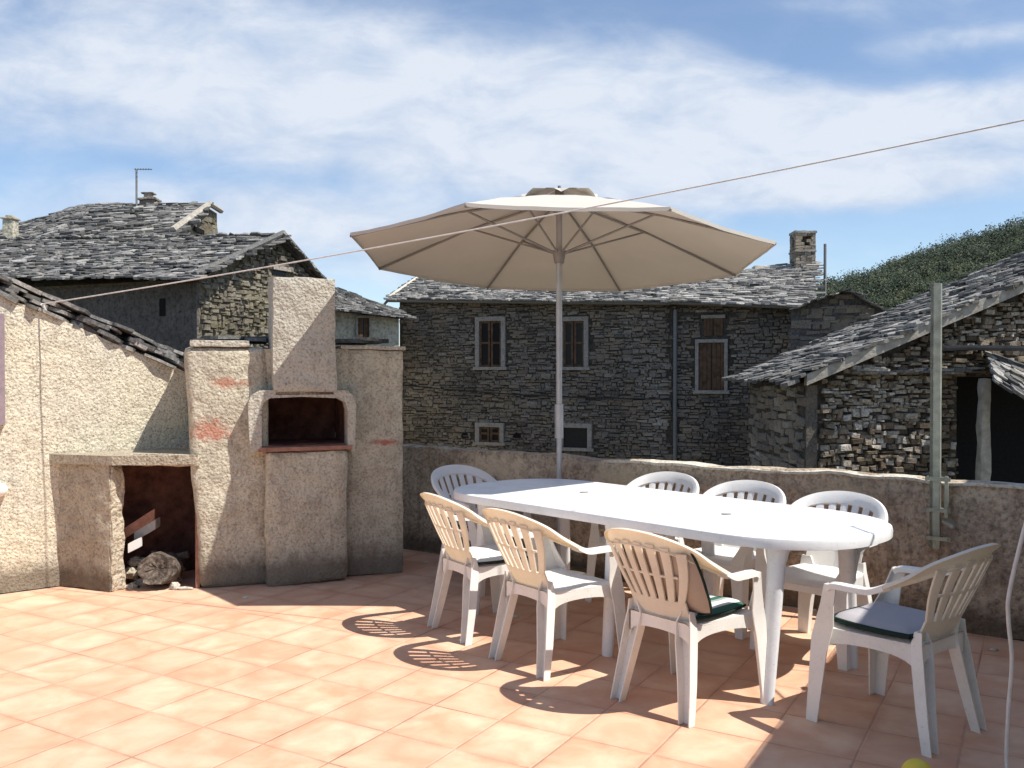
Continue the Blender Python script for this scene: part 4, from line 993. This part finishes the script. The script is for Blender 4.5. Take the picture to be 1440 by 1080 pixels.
def lump(px, py, rx, ry, rot, amp):
    cx, cy = (px-720)/F, (525-py)/F
    s = wn('ShaderNodeVectorMath', operation='SUBTRACT'); t.links.new(cmb.outputs[0], s.inputs[0]); s.inputs[1].default_value = (cx, cy, 0)
    mp = wn('ShaderNodeMapping'); mp.vector_type = 'TEXTURE'; mp.inputs['Scale'].default_value = (rx/F, ry/F, 1); mp.inputs['Rotation'].default_value = (0,0,rot)
    t.links.new(s.outputs[0], mp.inputs[0]); l = wn('ShaderNodeVectorMath', operation='LENGTH'); t.links.new(mp.outputs[0], l.inputs[0])
    g = wmath('POWER', 2.718, wmath('MULTIPLY', wmath('MULTIPLY', l.outputs['Value'], l.outputs['Value']), -1.0)); return wmath('MULTIPLY', g, amp)
cov = None
for L_ in [(120, 90, 420, 120, .0, .75), (560, 110, 360, 95, -.12, .85), (1000, 150, 330, 70, -.08, .9), (1330, 170, 260, 75, .05, .95), (820, 225, 420, 60, -.05, .7), (1150, 255, 330, 50, 0, .75),
           (1190, 8, 180, 22, 0, .45), (1380, 55, 160, 18, .1, .5), (180, 290, 330, 60, 0, .6), (500, 345, 300, 80, 0, .65), (800, 340, 300, 60, 0, .4), (330, 195, 200, 50, 0, .3), (100, 225, 260, 30, 0, -.25), (400, 250, 240, 22, -.1, -.25),
           (1060, 40, 240, 38, -.45, -.55), (1300, 108, 120, 22, .1, -.3), (1100, 312, 260, 22, 0, -.3), (1330, 320, 160, 40, 0, -.35)]:
    g = lump(*L_); cov = g if cov is None else wmath('ADD', cov, g)
n1 = wnoise(2.6, 8, 1.0, 2.6, .12, (3, 1, 0), .25, .55); n2 = wnoise(9, 8, 1, 2.2, .2, (7, 2, 0), .3, .6)
tx = wmath('ADD', wmath('MULTIPLY', wmath('SUBTRACT', n1, .5), 1.25), wmath('MULTIPLY', wmath('SUBTRACT', n2, .5), .45))
cl = wmath('ADD', cov, tx)
rp = wn('ShaderNodeValToRGB'); t.links.new(cl, rp.inputs[0]); e = rp.color_ramp.elements; e[0].position = .05; e[0].color = (.13,.13,.13,1); e[1].position = 1.15; e[1].color = (.95,.95,.95,1); rp.color_ramp.interpolation = 'EASE'
crp = wn('ShaderNodeValToRGB'); t.links.new(wmath('ADD', n2, wmath('MULTIPLY', cl, .15)), crp.inputs[0]); e = crp.color_ramp.elements
e[0].position = .38; e[0].color = (2.6, 3.25, 4.3, 1); e[1].position = .75; e[1].color = (4.15, 4.45, 4.95, 1)
mx = wn('ShaderNodeMix'); mx.data_type = 'RGBA'; t.links.new(rp.outputs[0], mx.inputs[0]); t.links.new(crp.outputs[0], mx.inputs[7])
tint = wn('ShaderNodeMix'); tint.data_type = 'RGBA'; tint.blend_type = 'MULTIPLY'; tint.inputs[0].default_value = 1; t.links.new(sky.outputs[0], tint.inputs[6]); tint.inputs[7].default_value = (.80, .815, .83, 1)
t.links.new(tint.outputs[2], mx.inputs[6]); t.links.new(mx.outputs[2], bg.inputs[0]); bg.inputs[1].default_value = .135; t.links.new(bg.outputs[0], out.inputs[0])
# ------------------------------------------------------------------ camera
cd = bpy.data.cameras.new('camera'); cam = bpy.data.objects.new('camera', cd); COL.objects.link(cam); sc.camera = cam
cd.sensor_width = 36; cd.lens = 36*F/1440; cd.clip_end = 2000; cam.location = (0, 0, H); cam.rotation_euler = (math.pi/2-TH, 0, 0)
sc.view_settings.view_transform = 'Standard'; sc.view_settings.look = 'None'; sc.view_settings.exposure = .5; sc.view_settings.gamma = 1
sc.render.resolution_x = 1024; sc.render.resolution_y = 768
